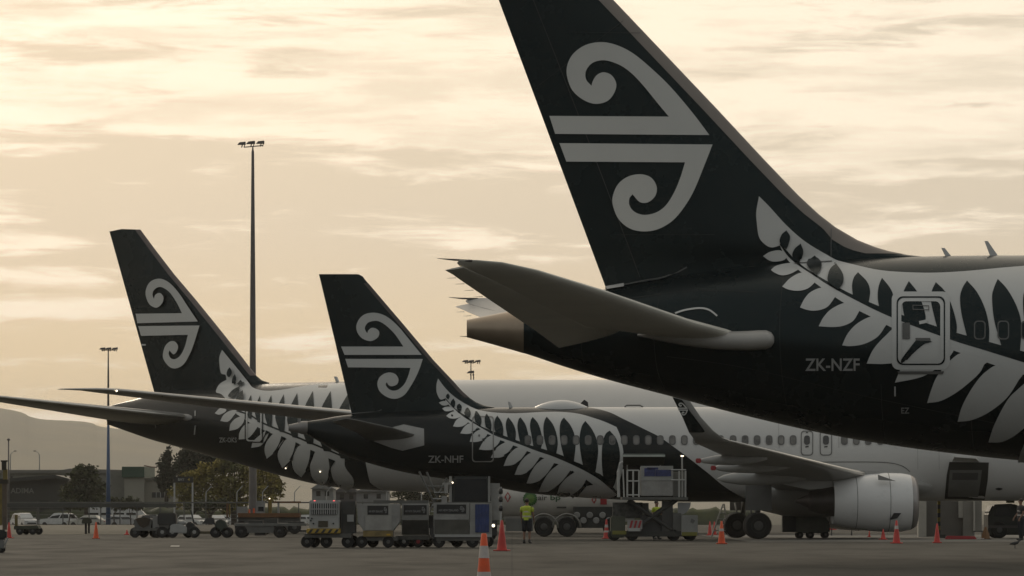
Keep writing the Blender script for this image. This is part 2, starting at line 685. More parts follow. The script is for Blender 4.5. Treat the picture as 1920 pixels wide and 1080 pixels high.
class Air:
    def __init__(s, label, px, D, yaw):
        s.c, s.s = math.cos(R(yaw)), math.sin(R(yaw))
        s.X0, s.D0 = (px - HX) * D / FPX, D
        s.root = thing('airliner', label, 'airplane', (s.X0, D, 0), -R(yaw), 'airliners parked on the apron')
        s.fin = None
        s.kf = 0.35

    def at(s, px, py, ly=0.0):
        k = (px - HX) / FPX
        lx = (k * (s.D0 + ly * s.c) - s.X0 - ly * s.s) / (s.c + k * s.s)
        d = s.D0 - lx * s.s + ly * s.c
        return (lx, ly, CH + (HY - py) * d / FPX)

    def stations(s, st):
        """(px, top, bottom, half width) seen from the side, then extra (lx, ztop, zbot, w)"""
        L = []
        for q in st:
            if q[0] == 'm':
                L.append(q[1:])
            else:
                a, b = s.at(q[0], q[1]), s.at(q[0], q[2])
                L.append((a[0], a[2], b[2], q[3]))
        L.sort()
        xs = [q[0] for q in L]
        s.x0, s.x1 = xs[0], xs[-1]
        s.ft, s.fb, s.fw = (cubic(xs, [q[i] for q in L]) for i in (1, 2, 3))
        s.keys = xs

    def half(s, x, z):
        if x < s.x0 or x > s.x1:
            return 0.0
        t, b = s.ft(x), s.fb(x)
        c, h = (t + b) / 2, (t - b) / 2
        u = (z - c) / h
        if abs(u) >= 1:
            return 0.0
        return s.fw(x) * math.sqrt(1 - u * u)

    def Y(s, x, z):
        a = s.half(x, z)
        if s.fin:
            le, te = s.fin[0](z), s.fin[1](z)
            if te < x < le and z > s.fin[2]:
                ch = le - te
                b = naca((le - x) / ch, s.fin[3]) * min(ch, 7.0) + 0.02
                k = s.kf
                if abs(a - b) < k:
                    return max(a, b) + (k - abs(a - b)) ** 2 / (4 * k)
                return max(a, b)
        return a

    def body(s, m, nseg=72, dx=0.3, name='fuselage'):
        n = int((s.x1 - s.x0) / dx) + 1
        b = MB()
        vs, fs = [], []
        for i in range(n + 1):
            x = s.x0 + (s.x1 - s.x0) * i / n
            t, bo, w = s.ft(x), s.fb(x), s.fw(x)
            for k in range(nseg):
                a = 2 * math.pi * k / nseg
                vs.append((x, w * math.cos(a), (t + bo) / 2 + (t - bo) / 2 * math.sin(a)))
        for i in range(n):
            for k in range(nseg):
                k2 = (k + 1) % nseg
                fs.append((i * nseg + k, i * nseg + k2, (i + 1) * nseg + k2, (i + 1) * nseg + k))
        fs.append(tuple(range(nseg)))
        fs.append(tuple(n * nseg + k for k in range(nseg)))
        b.add(vs, fs)
        return b.build(name, m, s.root, 'auto')

    def fin_mesh(s, le_px, te_px, m, t=0.085, drop=0.9, name='vertical_stabilizer', tipround=0.0, ns=11):
        le = [s.at(*p)[0::2] for p in le_px]
        te = [s.at(*p)[0::2] for p in te_px]
        zr = min(te[-1][1], le[-1][1])
        s.fin = (plin(le), plin(te), zr - drop, t)
        zs = sorted(set([p[1] for p in le] + [p[1] for p in te] + [zr - drop]))
        z = []
        for a, b2 in zip(zs, zs[1:]):
            k = max(1, int((b2 - a) / 0.35))
            z += [a + (b2 - a) * i / k for i in range(k)]
        ztop = min(le[0][1], te[0][1])
        z = [q for q in z if q < ztop - 1e-4] + [ztop]
        b = MB()
        vs, fs = [], []
        nn = 2 * ns
        for q in z:
            l, e = s.fin[0](q), s.fin[1](q)
            ch = l - e
            for side in (-1, 1):
                for i in range(ns):
                    xi = (i / (ns - 1)) ** 1.8 if side == -1 else (1 - i / (ns - 1)) ** 1.8
                    vs.append((l - xi * ch, side * naca(xi, t) * min(ch, 7.0), q))
        for i in range(len(z) - 1):
            for k in range(nn):
                k2 = (k + 1) % nn
                fs.append((i * nn + k, i * nn + k2, (i + 1) * nn + k2, (i + 1) * nn + k))
        fs.append(tuple((len(z) - 1) * nn + k for k in range(nn)))
        b.add(vs, fs)
        return b.build(name, m, s.root, 'auto')

    def hit(s, px, py, off=0.0):
        """where the line of sight through a picture point meets the painted skin (local), moved out by off"""
        lo, g0 = None, None
        ly = -s.ymax
        step = 0.12
        prev = ly
        found = False
        while ly < 0.02:
            p = s.at(px, py, ly)
            if ly + s.Y(p[0], p[2]) >= 0:
                found = True
                break
            prev = ly
            ly += step
        if found:
            a, b = prev, ly
            for _ in range(14):
                m_ = (a + b) / 2
                p = s.at(px, py, m_)
                if m_ + s.Y(p[0], p[2]) >= 0:
                    b = m_
                else:
                    a = m_
            p = s.at(px, py, b)
        else:
            p = s.at(px, py, 0.0)
        e = 0.05
        gx = (s.Y(p[0] + e, p[2]) - s.Y(p[0] - e, p[2])) / (2 * e)
        gz = (s.Y(p[0], p[2] + e) - s.Y(p[0], p[2] - e)) / (2 * e)
        gx, gz = max(-2, min(2, gx)), max(-2, min(2, gz))
        nrm = Vector((-gx, -1, -gz)).normalized()
        return tuple(Vector(p) + nrm * off)

    def decal(s, pts, m, name, parent=None, off=0.012, step=8.0, sm=5, smooth=True):
        poly = spline(pts, True, sm) if smooth else [(p[0], p[1]) for p in pts]
        v, f = fill(poly, step)
        b = MB()
        b.add([s.hit(x, y, off) for x, y in v], f)
        return b.build(name, m, parent or s.root, True, fix=False)

    def ring(s, outer, inner, m, name, parent=None, off=0.02):
        n = len(outer)
        b = MB()
        b.add([s.hit(x, y, off) for x, y in outer] + [s.hit(x, y, off) for x, y in inner],
              [(i, (i + 1) % n, n + (i + 1) % n, n + i) for i in range(n)])
        return b.build(name, m, parent or s.root, True, fix=False)

    def line(s, pts, w, m, name, parent=None, off=0.02, sm=6):
        p = spline(pts, False, sm)
        L, Rr = [], []
        for i in range(len(p)):
            a, b2 = Vector(p[max(0, i - 1)]), Vector(p[min(len(p) - 1, i + 1)])
            d = (b2 - a).normalized()
            nn = Vector((-d.y, d.x)) * w / 2
            L.append((p[i][0] + nn.x, p[i][1] + nn.y))
            Rr.append((p[i][0] - nn.x, p[i][1] - nn.y))
        k = len(p)
        b = MB()
        b.add([s.hit(x, y, off) for x, y in L] + [s.hit(x, y, off) for x, y in Rr], [(i, i + 1, k + i + 1, k + i) for i in range(k - 1)])
        return b.build(name, m, parent or s.root, True, fix=False)

    def text(s, body, m, x0, x1, y0, y1, parent=None, off=0.02):
        vs, fs = text2d(body)
        b = MB()
        b.add([s.hit(x0 + (x1 - x0) * u, y1 + (y0 - y1) * v, off) for u, v in vs], fs)
        return b.build('registration_lettering', m, parent or s.root, fix=False)


def rrect(x0, x1, y0, y1, r, n=5):
    out = []
    for cx, cy, a0 in ((x1 - r, y1 - r, 0), (x0 + r, y1 - r, 90), (x0 + r, y0 + r, 180), (x1 - r, y0 + r, 270)):
        for i in range(n + 1):
            a = R(a0 + 90 * i / n)
            out.append((cx + r * math.cos(a), cy + r * math.sin(a)))
    # extra points on the long sides so the outline can follow the hull
    res = []
    for i in range(len(out)):
        a, b = Vector(out[i]), Vector(out[(i + 1) % len(out)])
        k = max(1, int((b - a).length / 9))
        res += [tuple(a.lerp(b, j / k)) for j in range(k)]
    return res


def grow(ring_, x, y, d):
    """move a rounded outline outwards by d round the centre x, y"""
    xs, ys = [p[0] for p in ring_], [p[1] for p in ring_]
    w, h = (max(xs) - min(xs)) / 2, (max(ys) - min(ys)) / 2
    return [(x + (p[0] - x) * (w + d) / w, y + (p[1] - y) * (h + d) / h) for p in ring_]


def loft(sections, ns=10, up=(0, 0, 1)):
    """wing-like body: sections of (leading point, trailing point, thickness ratio)"""
    b = MB()
    vs, fs = [], []
    nn = 2 * ns
    U = Vector(up)
    for le, te, t in sections:
        le, te = Vector(le), Vector(te)
        ch = (te - le).length
        u = U if len(sections[0]) < 4 else U
        for side in (1, -1):
            for i in range(ns):
                xi = (i / (ns - 1)) ** 1.8 if side == 1 else (1 - i / (ns - 1)) ** 1.8
                vs.append(le.lerp(te, xi) + u * side * (naca(xi, t) * ch + 0.004))
    for i in range(len(sections) - 1):
        for k in range(nn):
            k2 = (k + 1) % nn
            fs.append((i * nn + k, i * nn + k2, (i + 1) * nn + k2, (i + 1) * nn + k))
    fs.append(tuple(range(nn)))
    fs.append(tuple((len(sections) - 1) * nn + k for k in range(nn)))
    b.add(vs, fs)
    return b


def mirror(sections):
    return [((a[0], -a[1], a[2]), (c[0], -c[1], c[2]), t) for a, c, t in sections]


def livery(name, pts, air):
    """black tail paint meeting the white hull along a curve (z -> x), pts in picture points"""
    q = sorted((air.hit(*p)[2], air.hit(*p)[0]) for p in pts)
    m = bpy.data.materials.new(name)
    m.use_nodes = True
    ns, ls = m.node_tree.nodes, m.node_tree.links
    b = ns['Principled BSDF']
    t = ns.new('ShaderNodeTexCoord')
    sp = ns.new('ShaderNodeSeparateXYZ')
    ls.new(t.outputs['Object'], sp.inputs[0])
    z0, z1 = q[0][0], q[-1][0]
    x0, x1 = min(p[1] for p in q) - 0.1, max(p[1] for p in q) + 0.1
    fc = ns.new('ShaderNodeFloatCurve')
    cv = fc.mapping.curves[0]
    while len(cv.points) < len(q):
        cv.points.new(0.5, 0.5)
    for i, (z, x) in enumerate(q):
        cv.points[i].location = ((z - z0) / (z1 - z0), (x - x0) / (x1 - x0))
    fc.mapping.update()
    zz = maprange(ns, ls, sp.outputs[2], z0, z1, 0, 1, False)
    ls.new(zz, fc.inputs['Value'])
    xb = mth(ns, ls, 'ADD', mth(ns, ls, 'MULTIPLY', fc.outputs[0], x1 - x0), x0)
    f = mth(ns, ls, 'GREATER_THAN', sp.outputs[0], xb)
    nz = ns.new('ShaderNodeTexNoise')
    nz.inputs['Scale'].default_value = 0.5
    nz.inputs['Detail'].default_value = 5
    ls.new(t.outputs['Object'], nz.inputs['Vector'])
    wcol = mixc(ns, ls, nz.outputs['Fac'], (0.54, 0.535, 0.515), (0.61, 0.60, 0.58))
    ls.new(mixc(ns, ls, f, (0.0085, 0.0125, 0.0135), wcol), b.inputs['Base Color'])
    ls.new(mth(ns, ls, 'ADD', mth(ns, ls, 'MULTIPLY', f, 0.08), 0.26), b.inputs['Roughness'])
    b.inputs['Specular IOR Level'].default_value = 0.24
    return m


def zm(pts, ox, oy, k):
    """outline measured on an enlargement -> picture points"""
    return [(ox + p[0] / k, oy + p[1] / k) + tuple(p[2:]) for p in pts]


S_ = 1   # marks a sharp corner in an outline
# ================================================================== near wide-body, tail only in view
A = Air('nearest airliner, huge black tail with registration ZK-NZF filling the right', 876, 117.7, 0)
A.ymax = 4.0
A.stations([(876, 600, 632, 0.26), (930, 589, 647, 0.50), (985, 578, 663, 0.78), (1060, 559, 688, 1.05), (1140, 541, 712, 1.30),
            (1250, 520, 741, 1.65), (1400, 500, 780, 2.05), (1560, 488, 816, 2.38), (1700, 482, 839, 2.6), (1820, 479.5, 854, 2.72),
            (1920, 479, 864, 2.79), (2060, 478, 874, 2.85), (2250, 478, 880, 2.88), (2700, 478, 880, 2.88)])
A.body(BLACK, 96, 0.2)
LEA = [(980, -178), (1010, -147), (1060, -95), (1140, -10), (1200, 53), (1343.5, 204), (1430, 297), (1496, 366), (1535, 402), (1566, 426), (1607, 450), (1640, 463),
       (1663, 470), (1700, 477.5), (1737, 481.5)]
TEA = [(869, -178), (935, 0), (1040, 282), (1135, 537)]
finA = A.fin_mesh(LEA, TEA, BLACK, 0.085, 0.9)
# paler grey sleeve, wrapped round the front of the fin
LB = [(1080, -75), (1140, -10), (1200, 53), (1343.5, 204), (1430, 297), (1496, 366), (1535, 402), (1566, 426), (1607, 450), (1640, 463), (1690, 476)]


def le_sleeve(air, pts, wid, t, name, parent, m=LEGREY):
    b = MB()
    vs, fs = [], []
    n = 9
    P = spline(pts, False, 4)
    for x, y in P:
        lx, _, lz = air.at(x, y)
        l, e = air.fin[0](lz), air.fin[1](lz)
        ch = min(l - e, 7.0)
        w = wid(lx, lz)
        for i in range(n):
            u = (i - (n - 1) / 2) / ((n - 1) / 2)
            d = w * u * u
            y_ = naca(min(1, d / max(l - e, 0.1)), t) * ch
            vs.append((l - d + 0.012, math.copysign(y_ + 0.012 * abs(u), u), lz))
    k = len(P)
    for i in range(k - 1):
        for j in range(n - 1):
            fs.append((i * n + j, i * n + j + 1, (i + 1) * n + j + 1, (i + 1) * n + j))
    b.add(vs, fs)
    return b.build(name, m, parent, True)


le_sleeve(A, LB, lambda x, z: 0.40 if z > 8.6 else 0.40 + (8.6 - z) * 0.9, 0.085, 'leading_edge', finA)
# rudder seam
A.line([(1000, 0), (1070, 178), (1140, 360), (1200, 520)], 1.6, DARKM, 'rudder_seam', finA, 0.006)

# koru emblem on the fin
KU = [(1030, 217.3, S_), (1254, 218.7, S_), (1231, 191), (1204, 158), (1182, 135.6), (1160, 121), (1133, 113), (1111, 118), (1098.7, 133), (1099, 149), (1109, 161, S_),
      (1112, 151), (1120, 140), (1133, 135.6), (1147.6, 142), (1155.6, 158), (1151, 175.6), (1138, 190), (1115.6, 194.7), (1093, 186.7), (1073, 169), (1063, 142),
      (1064.4, 120), (1075.6, 100), (1098, 84.4), (1126.7, 79), (1155.6, 84.4), (1186.7, 100), (1222, 129), (1258, 164), (1298, 211), (1330, 253.3, S_), (1041, 251, S_)]
KL = [(1049, 268.4, S_), (1336, 271, S_), (1322, 306.7), (1302, 355.6), (1284, 386.7), (1262, 413), (1235.6, 429), (1209, 434), (1182, 429), (1160, 411), (1149, 384), (1150, 364),
      (1160, 344), (1178, 331), (1200, 326.7), (1220, 332.4), (1231, 349), (1229, 366.7), (1215.6, 379), (1200, 379), (1186, 364.4, S_), (1180, 373), (1181, 386.7), (1191, 398),
      (1209, 403), (1231, 398), (1249, 384.4), (1264.4, 360), (1275.6, 333), (1284.4, 304.4, S_), (1062, 303, S_)]
A.decal(KU, KORU, 'emblem_scroll', finA, 0.012, 12)
A.decal(KL, KORU, 'emblem_scroll', finA, 0.012, 12)

# fern: white field with black leaves cut out above the rib, white leaves below it
bandA = [(1423, 368, S_), (1443, 388), (1475, 423), (1511, 454), (1556, 481), (1571, 489), (1607, 498), (1641, 505.6), (1680, 510), (1744, 512), (1808, 509),
         (1873, 503), (1921, 499), (1980, 494), (2060, 492, S_), (2060, 695, S_), (1980, 676, S_), (1915, 659), (1854, 642), (1793, 625), (1758, 614), (1700, 595), (1649, 576), (1590, 550), (1530, 517), (1498, 495),
         (1478, 474), (1463, 460, S_), (1447, 464), (1434, 458), (1423, 444), (1419, 418), (1418, 397)]
A.decal(bandA, FERN, 'fern_field', None, 0.012, 9)
upA = [
    [(1474, 432.5, S_), (1481, 444), (1478, 459), (1474, 468, S_), (1462, 455), (1465, 441)],
    [(1501, 457, S_), (1506, 472), (1502, 488), (1498, 499, S_), (1485.5, 481), (1489.5, 467)],
    [(1527.5, 479, S_), (1540, 495.5), (1539, 508.5), (1530, 520, S_), (1514, 501), (1517, 488)],
    [(1568, 497.6, S_), (1580, 516), (1581, 532), (1572, 546, S_), (1553, 531), (1553.5, 516), (1558, 506)],
    [(1608.7, 511.6, S_), (1625.6, 529), (1631.5, 547.4), (1628, 572, S_), (1599.6, 559, S_), (1597.6, 537), (1601, 521.5)],
    [(1653.7, 522, S_), (1669, 541), (1675, 558), (1675, 592, S_), (1649, 578, S_), (1646, 563), (1646, 547), (1649, 533)],
    [(1704, 528, S_), (1719, 547), (1728, 567), (1735.4, 593), (1733, 614, S_), (1703.5, 604, S_), (1695.7, 593), (1692, 567), (1694.5, 547)],
    [(1754.6, 530, S_), (1772, 547.6), (1785, 575), (1793.7, 608.5), (1793, 630, S_), (1758, 617, S_), (1751.5, 593), (1746, 567), (1747, 547)],
    [(1813, 527, S_), (1832, 549), (1847, 580), (1854.4, 613.7), (1854, 648, S_), (1813.7, 634, S_), (1803, 590), (1800, 559), (1804.6, 541)],
    [(1870.7, 524, S_), (1889, 544), (1907, 577), (1915, 611), (1912, 664, S_), (1878.5, 652, S_), (1864, 600.7), (1860, 559), (1863.5, 541)],
    [(1934, 521, S_), (1954, 544), (1974, 580), (1984, 620), (1980, 682, S_), (1936, 668, S_), (1922, 610), (1918, 565), (1923, 540)]]
for i, p in enumerate(upA):
    A.decal(p, BLACK, 'fern_leaf', None, 0.06 if i < 4 else 0.022, 9)
# black line above the rib, then the white rib
A.decal([(1463, 456, S_), (1478, 473), (1498, 494), (1530, 516), (1590, 549), (1649, 575), (1700, 594), (1758, 613), (1793, 624), (1854, 641), (1915, 658), (1980, 676, S_), (1980, 698, S_),
         (1915, 678), (1847, 657), (1780, 636), (1671, 595), (1600, 561), (1553, 535), (1530, 520), (1498, 499), (1478, 481), (1462, 459, S_)], BLACK, 'fern_rib_gap', None, 0.018, 9)
ribA = [(1461, 457, S_), (1478, 481), (1498, 499), (1530, 520), (1553, 535), (1600, 561), (1671, 595), (1780, 636), (1847, 657), (1915, 678), (1980, 697, S_), (1980, 718, S_),
        (1919, 702), (1872, 687), (1807, 664), (1746, 642), (1680, 618), (1637, 596), (1587, 571), (1543, 542), (1506, 514), (1484, 496), (1470, 478, S_)]
A.decal(ribA, FERN, 'fern_rib', None, 0.0135, 9)
loA = [
    [(1430.6, 480, S_), (1444, 472), (1463.5, 469.6), (1476, 480), (1474, 484), (1468.7, 488), (1454.4, 491), (1441.5, 488)],
    [(1445.4, 507, S_), (1457, 498.7), (1484, 494), (1500, 503), (1496, 507), (1480, 515), (1465, 517), (1452, 512)],
    [(1466.6, 538, S_), (1483, 521.5), (1506, 512), (1530, 525), (1527, 531), (1514, 542), (1496, 546), (1478, 543.5)],
    [(1500, 577, S_), (1509, 560), (1522, 547), (1545, 540), (1568, 553), (1564.6, 559), (1553, 574.6), (1540, 581), (1524.5, 583), (1511.5, 581)],
    [(1535, 612, S_), (1545, 594), (1561, 578.5), (1588, 568), (1615, 578), (1611, 584), (1599.6, 602), (1581.5, 611), (1561, 613.5)],
    [(1579, 647.5, S_), (1590, 625), (1610, 605), (1639, 593), (1664, 604), (1660, 612), (1645, 632), (1620, 645), (1595, 649)],
    [(1625, 681.5, S_), (1637.5, 655), (1660, 630), (1682, 615), (1722, 630), (1714, 650), (1692, 676), (1660, 682)],
    [(1678, 717, S_), (1690, 690), (1715, 660), (1748, 639), (1786, 652), (1781, 668), (1765, 684), (1738, 702), (1715, 710)],
    [(1738.4, 755, S_), (1746.7, 729), (1757.8, 704), (1782, 675.5), (1808, 661), (1850, 675), (1845, 684), (1838, 697), (1822, 713), (1793, 735.6), (1764, 751)],
    [(1795.5, 790, S_), (1804.4, 760), (1824.4, 724.4), (1846.7, 698), (1874, 684), (1916, 697), (1909, 714), (1886.7, 746.7), (1853, 773), (1822, 786.7)],
    [(1853, 828.4, S_), (1864.4, 795.6), (1886.7, 753), (1906.7, 731), (1940, 708), (1985, 715), (1978, 735), (1955, 770), (1920, 802), (1895.6, 820), (1875.6, 828)],
    [(1908, 868, S_), (1916, 842), (1940, 795), (1975, 755), (2020, 730), (2010, 790), (1980, 835), (1940, 862)]]
for i, p in enumerate(loA):
    A.decal(p, FERN, 'fern_leaf', None, 0.0150 + 0.0004 * i, 9)

# rear cabin door
cx, cy = 1726.5, 620.5
r0 = rrect(1672, 1781, 548, 693, 14)
r1 = grow(r0, cx, cy, -18.0)
door = A.ring(r0, r1, FERN, 'cabin_door', None, 0.030)
rb = grow(r0, cx, cy, -9.0)
A.ring(rb, grow(rb, cx, cy, -2.6), BLACK, 'door_seal', door, 0.036)
A.decal([(1683, 695.5), (1770, 695.5), (1768, 701), (1685, 701)], SLATE, 'door_sill', door, 0.04, 9, smooth=False)
A.decal([(1705, 669, S_), (1692, 680), (1690, 674), (1704, 655), (1716, 640), (1722, 634), (1748, 641, S_), (1728, 647), (1714, 660)], BLACK, 'door_leaf_print', door, 0.042, 5)
A.decal([(1692, 606), (1706, 606), (1706, 636), (1692, 636)], SLATE, 'door_window_panel', door, 0.042, 6, smooth=False)
A.decal([(1723, 603), (1738, 600), (1739, 606), (1724, 609)], FERN, 'door_handle', door, 0.043, 6, smooth=False)
A.decal([(1716, 634), (1744, 634), (1745, 640), (1718, 639)], SLATE, 'door_handle', door, 0.044, 6, smooth=False)
A.ring([(1711, 573), (1742, 574), (1742, 583), (1711, 582)], [(1712.5, 574.5), (1740.5, 575.5), (1740.5, 581.5), (1712.5, 580.5)], SLATE, 'door_placard', door, 0.043)
A.decal([(1677, 724), (1679.5, 724), (1679.5, 742), (1677, 742)], FERN, 'fuselage_mark', None, 0.03, 6, smooth=False)
A.text('EZ', REG, 1690, 1705, 763, 774, None, 0.03)
A.text('ZK-NZF', REG, 1510, 1612, 672, 695)
# cabin windows with grey surrounds
for k in range(6):
    x = 1837 + 44 * k
    o_ = rrect(x - 11, x + 11, 602, 637, 7, 4)
    w_ = A.ring(o_, grow(o_, x, 619.5, -2.2), SLATE, 'cabin_window', None, 0.034)
    A.decal(grow(o_, x, 619.5, -2.0), BLACK, 'pane', w_, 0.030, 9, smooth=False)

# horizontal stabilizers
STABG = mat('near stabilizer lifted grey', (0.74, 0.71, 0.63), 0.42, var=0.06, scale=0.6, stretch=(0.4, 2, 1))  # near side painted paler to lift its dark underside
# fixed plane up to the hinge line, drooped elevator behind it
plA = [(1398, 631, 1215, 622, -1.5, 0.10), (1376, 626, 1158, 619, -1.95, 0.115), (1300, 605, 1100, 613, -3.4, 0.125), (1136, 547.5, 992, 561, -6.2, 0.125), (1010, 508, 912, 522, -8.5, 0.12),
       (942, 492.5, 880, 508, -9.3, 0.11), (895, 488, 862, 499, -9.7, 0.09), (862, 487, 857, 493, -9.9, 0.05)]
elA = [(1160, 619, 1048, 652, -1.85), (1100, 613, 1003, 619, -3.3), (992, 561, 924, 566, -6.2), (912, 522, 868, 528, -8.6), (880, 508, 849, 514.5, -9.35), (866, 501, 835, 506.5, -9.75)]
secA = [(A.at(q[0], q[1], q[4]), A.at(q[2], q[3], q[4]), q[5]) for q in plA]
secE = [(A.at(q[0] + 3, q[1] - 0.5, q[4]), A.at(q[2], q[3], q[4]), 0.07) for q in elA]
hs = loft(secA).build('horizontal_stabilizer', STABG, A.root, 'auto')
hs2 = loft(mirror(secA)).build('horizontal_stabilizer', WINGGREY, A.root, 'auto')  # far side painted darker so that it glares less
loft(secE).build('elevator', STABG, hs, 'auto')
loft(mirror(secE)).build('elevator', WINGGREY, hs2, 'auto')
for sgn, par in ((1, hs), (-1, hs2)):
    # raked tip spike, static wicks, elevator hinge line and leading edge cap
    b = MB()
    p0 = A.at(885, 489, -9.75)
    p1 = A.at(820, 484.5, -9.9)
    b.tube([(p0[0], p0[1] * sgn, p0[2]), (A.at(850, 487, -9.9)[0], -9.9 * sgn, A.at(850, 487, -9.9)[2]), (p1[0], p1[1] * sgn, p1[2])], [0.03, 0.025, 0.006], 6)
    b.build('tip_spike', mat('spike metal', (0.12, 0.11, 0.10), 0.5), par, True)
    b = MB()
    for (x, y) in ((855, 521), (871, 532), (888, 544), (905, 556)):
        q = A.at(x, y, -9.3 + (x - 855) * 0.02)
        b.bar((q[0], q[1] * sgn, q[2]), (q[0] - 0.22, q[1] * sgn, q[2] - 0.01), 0.007, 4, 0.003)
    b.build('static_wick', DARKM, par)
# pale root fairing ahead of the near stabilizer, and the curved seal plate edge above it
b = MB()
prof = []
vs, fs = [], []
N = 14
for i in range(13):
    t = i / 12
    px = [1195, 1215, 1236, 1260, 1285, 1315, 1345, 1375, 1400, 1420, 1436, 1446, 1451][i]
    rz_ = [2, 5, 8, 11, 13.5, 15.5, 17, 18, 18.5, 18.8, 18, 14, 6][i]
    cyy = [628, 629, 631, 633, 635, 637, 638.5, 639, 639, 638, 637, 637, 637][i]
    c0 = A.at(px, cyy, -1.5)
    c_ = A.at(px, cyy, -A.half(c0[0], c0[2]) - 0.02)
    for k in range(N):
        a = 2 * math.pi * k / N
        vs.append((c_[0], c_[1] + 0.34 * math.cos(a) * min(1, rz_ / 15), c_[2] + rz_ * 116 / FPX * math.sin(a)))
for i in range(12):
    for k in range(N):
        k2 = (k + 1) % N
        fs.append((i * N + k, i * N + k2, (i + 1) * N + k2, (i + 1) * N + k))
fs += [tuple(range(N)), tuple(12 * N + k for k in range(N))]
b.add(vs, fs)
b.build('stabilizer_root_fairing', mat('fairing grey paint', (0.40, 0.385, 0.36), 0.4, var=0.05), A.root, True)
A.line([(1266, 588), (1285, 582), (1312, 578.5), (1330, 582), (1345, 593)], 3.2, FERN, 'stabilizer_seal', None, 0.03)
# rudder foot: bright trailing strip and the joint running forward
A.line([(1138, 541), (1155, 538.5), (1170, 536)], 6.0, mat('bright strip', (0.62, 0.61, 0.58), 0.4), 'rudder_foot_strip', None, 0.04)
A.line([(1170, 536), (1210, 528), (1248, 521), (1288, 501)], 2.6, SLATE, 'rudder_foot_joint', None, 0.04)
A.line([(1558, 430), (1558, 487)], 1.4, SLATE, 'panel_joint', None, 0.03)
A.line([(1490, 495), (1540, 492), (1560, 491)], 1.4, SLATE, 'panel_joint', None, 0.03)
# bare metal tail cone with the exhaust, belly drain
b = MB()
NN = 40
vs, fs = [], []
for i in range(9):
    x = A.x0 - 0.004 + (A.at(982, 600)[0] - A.x0) * i / 8
    t, bo, w = A.ft(x), A.fb(x), A.fw(x)
    for k in range(NN):
        a = 2 * math.pi * k / NN
        vs.append((x, (w + 0.008) * math.cos(a), (t + bo) / 2 + ((t - bo) / 2 + 0.008) * math.sin(a)))
for i in range(8):
    for k in range(NN):
        k2 = (k + 1) % NN
        fs.append((i * NN + k, i * NN + k2, (i + 1) * NN + k2, (i + 1) * NN + k))
b.add(vs, fs)
tc_ = b.build('tail_cone', mat('titanium tail cone', (0.34, 0.27, 0.20), 0.40, metal=0.5, var=0.12, scale=0.8), A.root, True)
b = MB()
b.tube([(A.x0 - 0.01, 0, A.at(876, 616)[2]), (A.x0 + 0.3, 0, A.at(876, 616)[2])], 0.2, 20)
b.build('exhaust_opening', mat('exhaust black', (0.006, 0.006, 0.006), 0.9), tc_, True)  # near-black plug filling the exhaust mouth
b = MB()
q = A.at(880, 631, 0)
b.bar((q[0], 0, q[2]), (q[0] - 0.24, 0, q[2] + 0.005), 0.014, 6, 0.006)
b.build('drain_mast', DARKM, A.root)
# blade antennas on the crown
for (xb0, xb1, xt0, xt1, yt) in ((1773, 1784, 1765, 1771, 465), (1857, 1872, 1846, 1852, 452)):
    b = MB()
    yb = 481
    P4 = [A.at(xb0, yb), A.at(xb1, yb), A.at(xt1, yt), A.at(xt0, yt)]
    b.hexa([(p[0], -0.03, p[2]) for p in P4] + [(p[0], 0.03, p[2]) for p in P4])
    b.build('blade_antenna', WHITE, A.root)
JOINT = mat('skin joint', (0.035, 0.036, 0.035), 0.5, spec=0.3)
for pts in ([(1236, 560), (1226, 620), (1232, 690), (1246, 728)], [(1470, 505), (1462, 600), (1466, 700), (1480, 790)], [(1652, 720), (1654, 770), (1660, 828)], [(1820, 760), (1822, 800), (1826, 850)], [(1090, 640), (1092, 670), (1100, 694)]):
    A.line(pts, 0.9, JOINT, 'skin_joint', None, 0.010)
for pts in ([(1250, 668), (1400, 690), (1620, 742), (1900, 800)], [(1180, 560), (1300, 545), (1420, 548)]):
    A.line(pts, 0.8, JOINT, 'skin_joint', None, 0.010)
for pts in ([(1060, 60), (1200, 62)], [(1150, 440), (1340, 440)], [(1010, 160), (1180, 30)]):
    A.line(pts, 0.8, JOINT, 'skin_joint', finA, 0.009)
# small marks low on the hull
A.line([(1676, 838.5), (1682, 840)], 2.2, SLATE, 'drain', None, 0.03)

# ================================================================== middle narrow-body, whole side in view
B = Air('mid-distance black and white airliner with registration ZK-NHF and upswept winglet', 576, 202.0, -2.0)
B.ymax = 3.0
B.stations([(576, 790, 815, 0.28), (600, 786.5, 829, 0.45), (637, 780, 850, 0.68), (700, 774, 871, 0.98), (760, 770.5, 886, 1.2), (850, 767, 901, 1.5), (926, 764.5, 913, 1.68),
            (986, 764, 924, 1.8), (1047, 763.5, 930, 1.9), (1144, 763.5, 936, 1.95), (1300, 763.5, 941, 1.975), (1600, 764, 940, 1.975), (1900, 764, 939, 1.975),
            (2000, 765, 938, 1.95), (2060, 770, 937, 1.8), (2105, 787, 931, 1.45), (2135, 812, 918, 0.95), (2150, 838, 900, 0.4)])
liv = livery('two-tone livery', [(1095, 763), (1137, 771), (1170, 786), (1215, 808), (1233, 817), (1262, 837), (1293, 860), (1325, 885), (1370, 920), (1415, 942)], B)
B.body(liv, 72, 0.3)
LEB = [(672, 514), (680, 518), (686, 526), (720, 566), (761, 614), (813, 676), (850, 715), (866, 733), (880, 745.5), (893, 754), (908, 760), (927, 763.5)]
TEB = [(598, 514), (628, 640), (659, 774)]
finB = B.fin_mesh(LEB, TEB, BLACK, 0.095, 0.7)
le_sleeve(B, [(690, 531), (720, 566), (761, 614), (813, 676), (850, 715), (866, 733), (880, 745.5)], lambda x, z: 0.22, 0.095, 'leading_edge', finB,
          mat('dark leading edge', (0.07, 0.055, 0.05), 0.45, var=0.1))
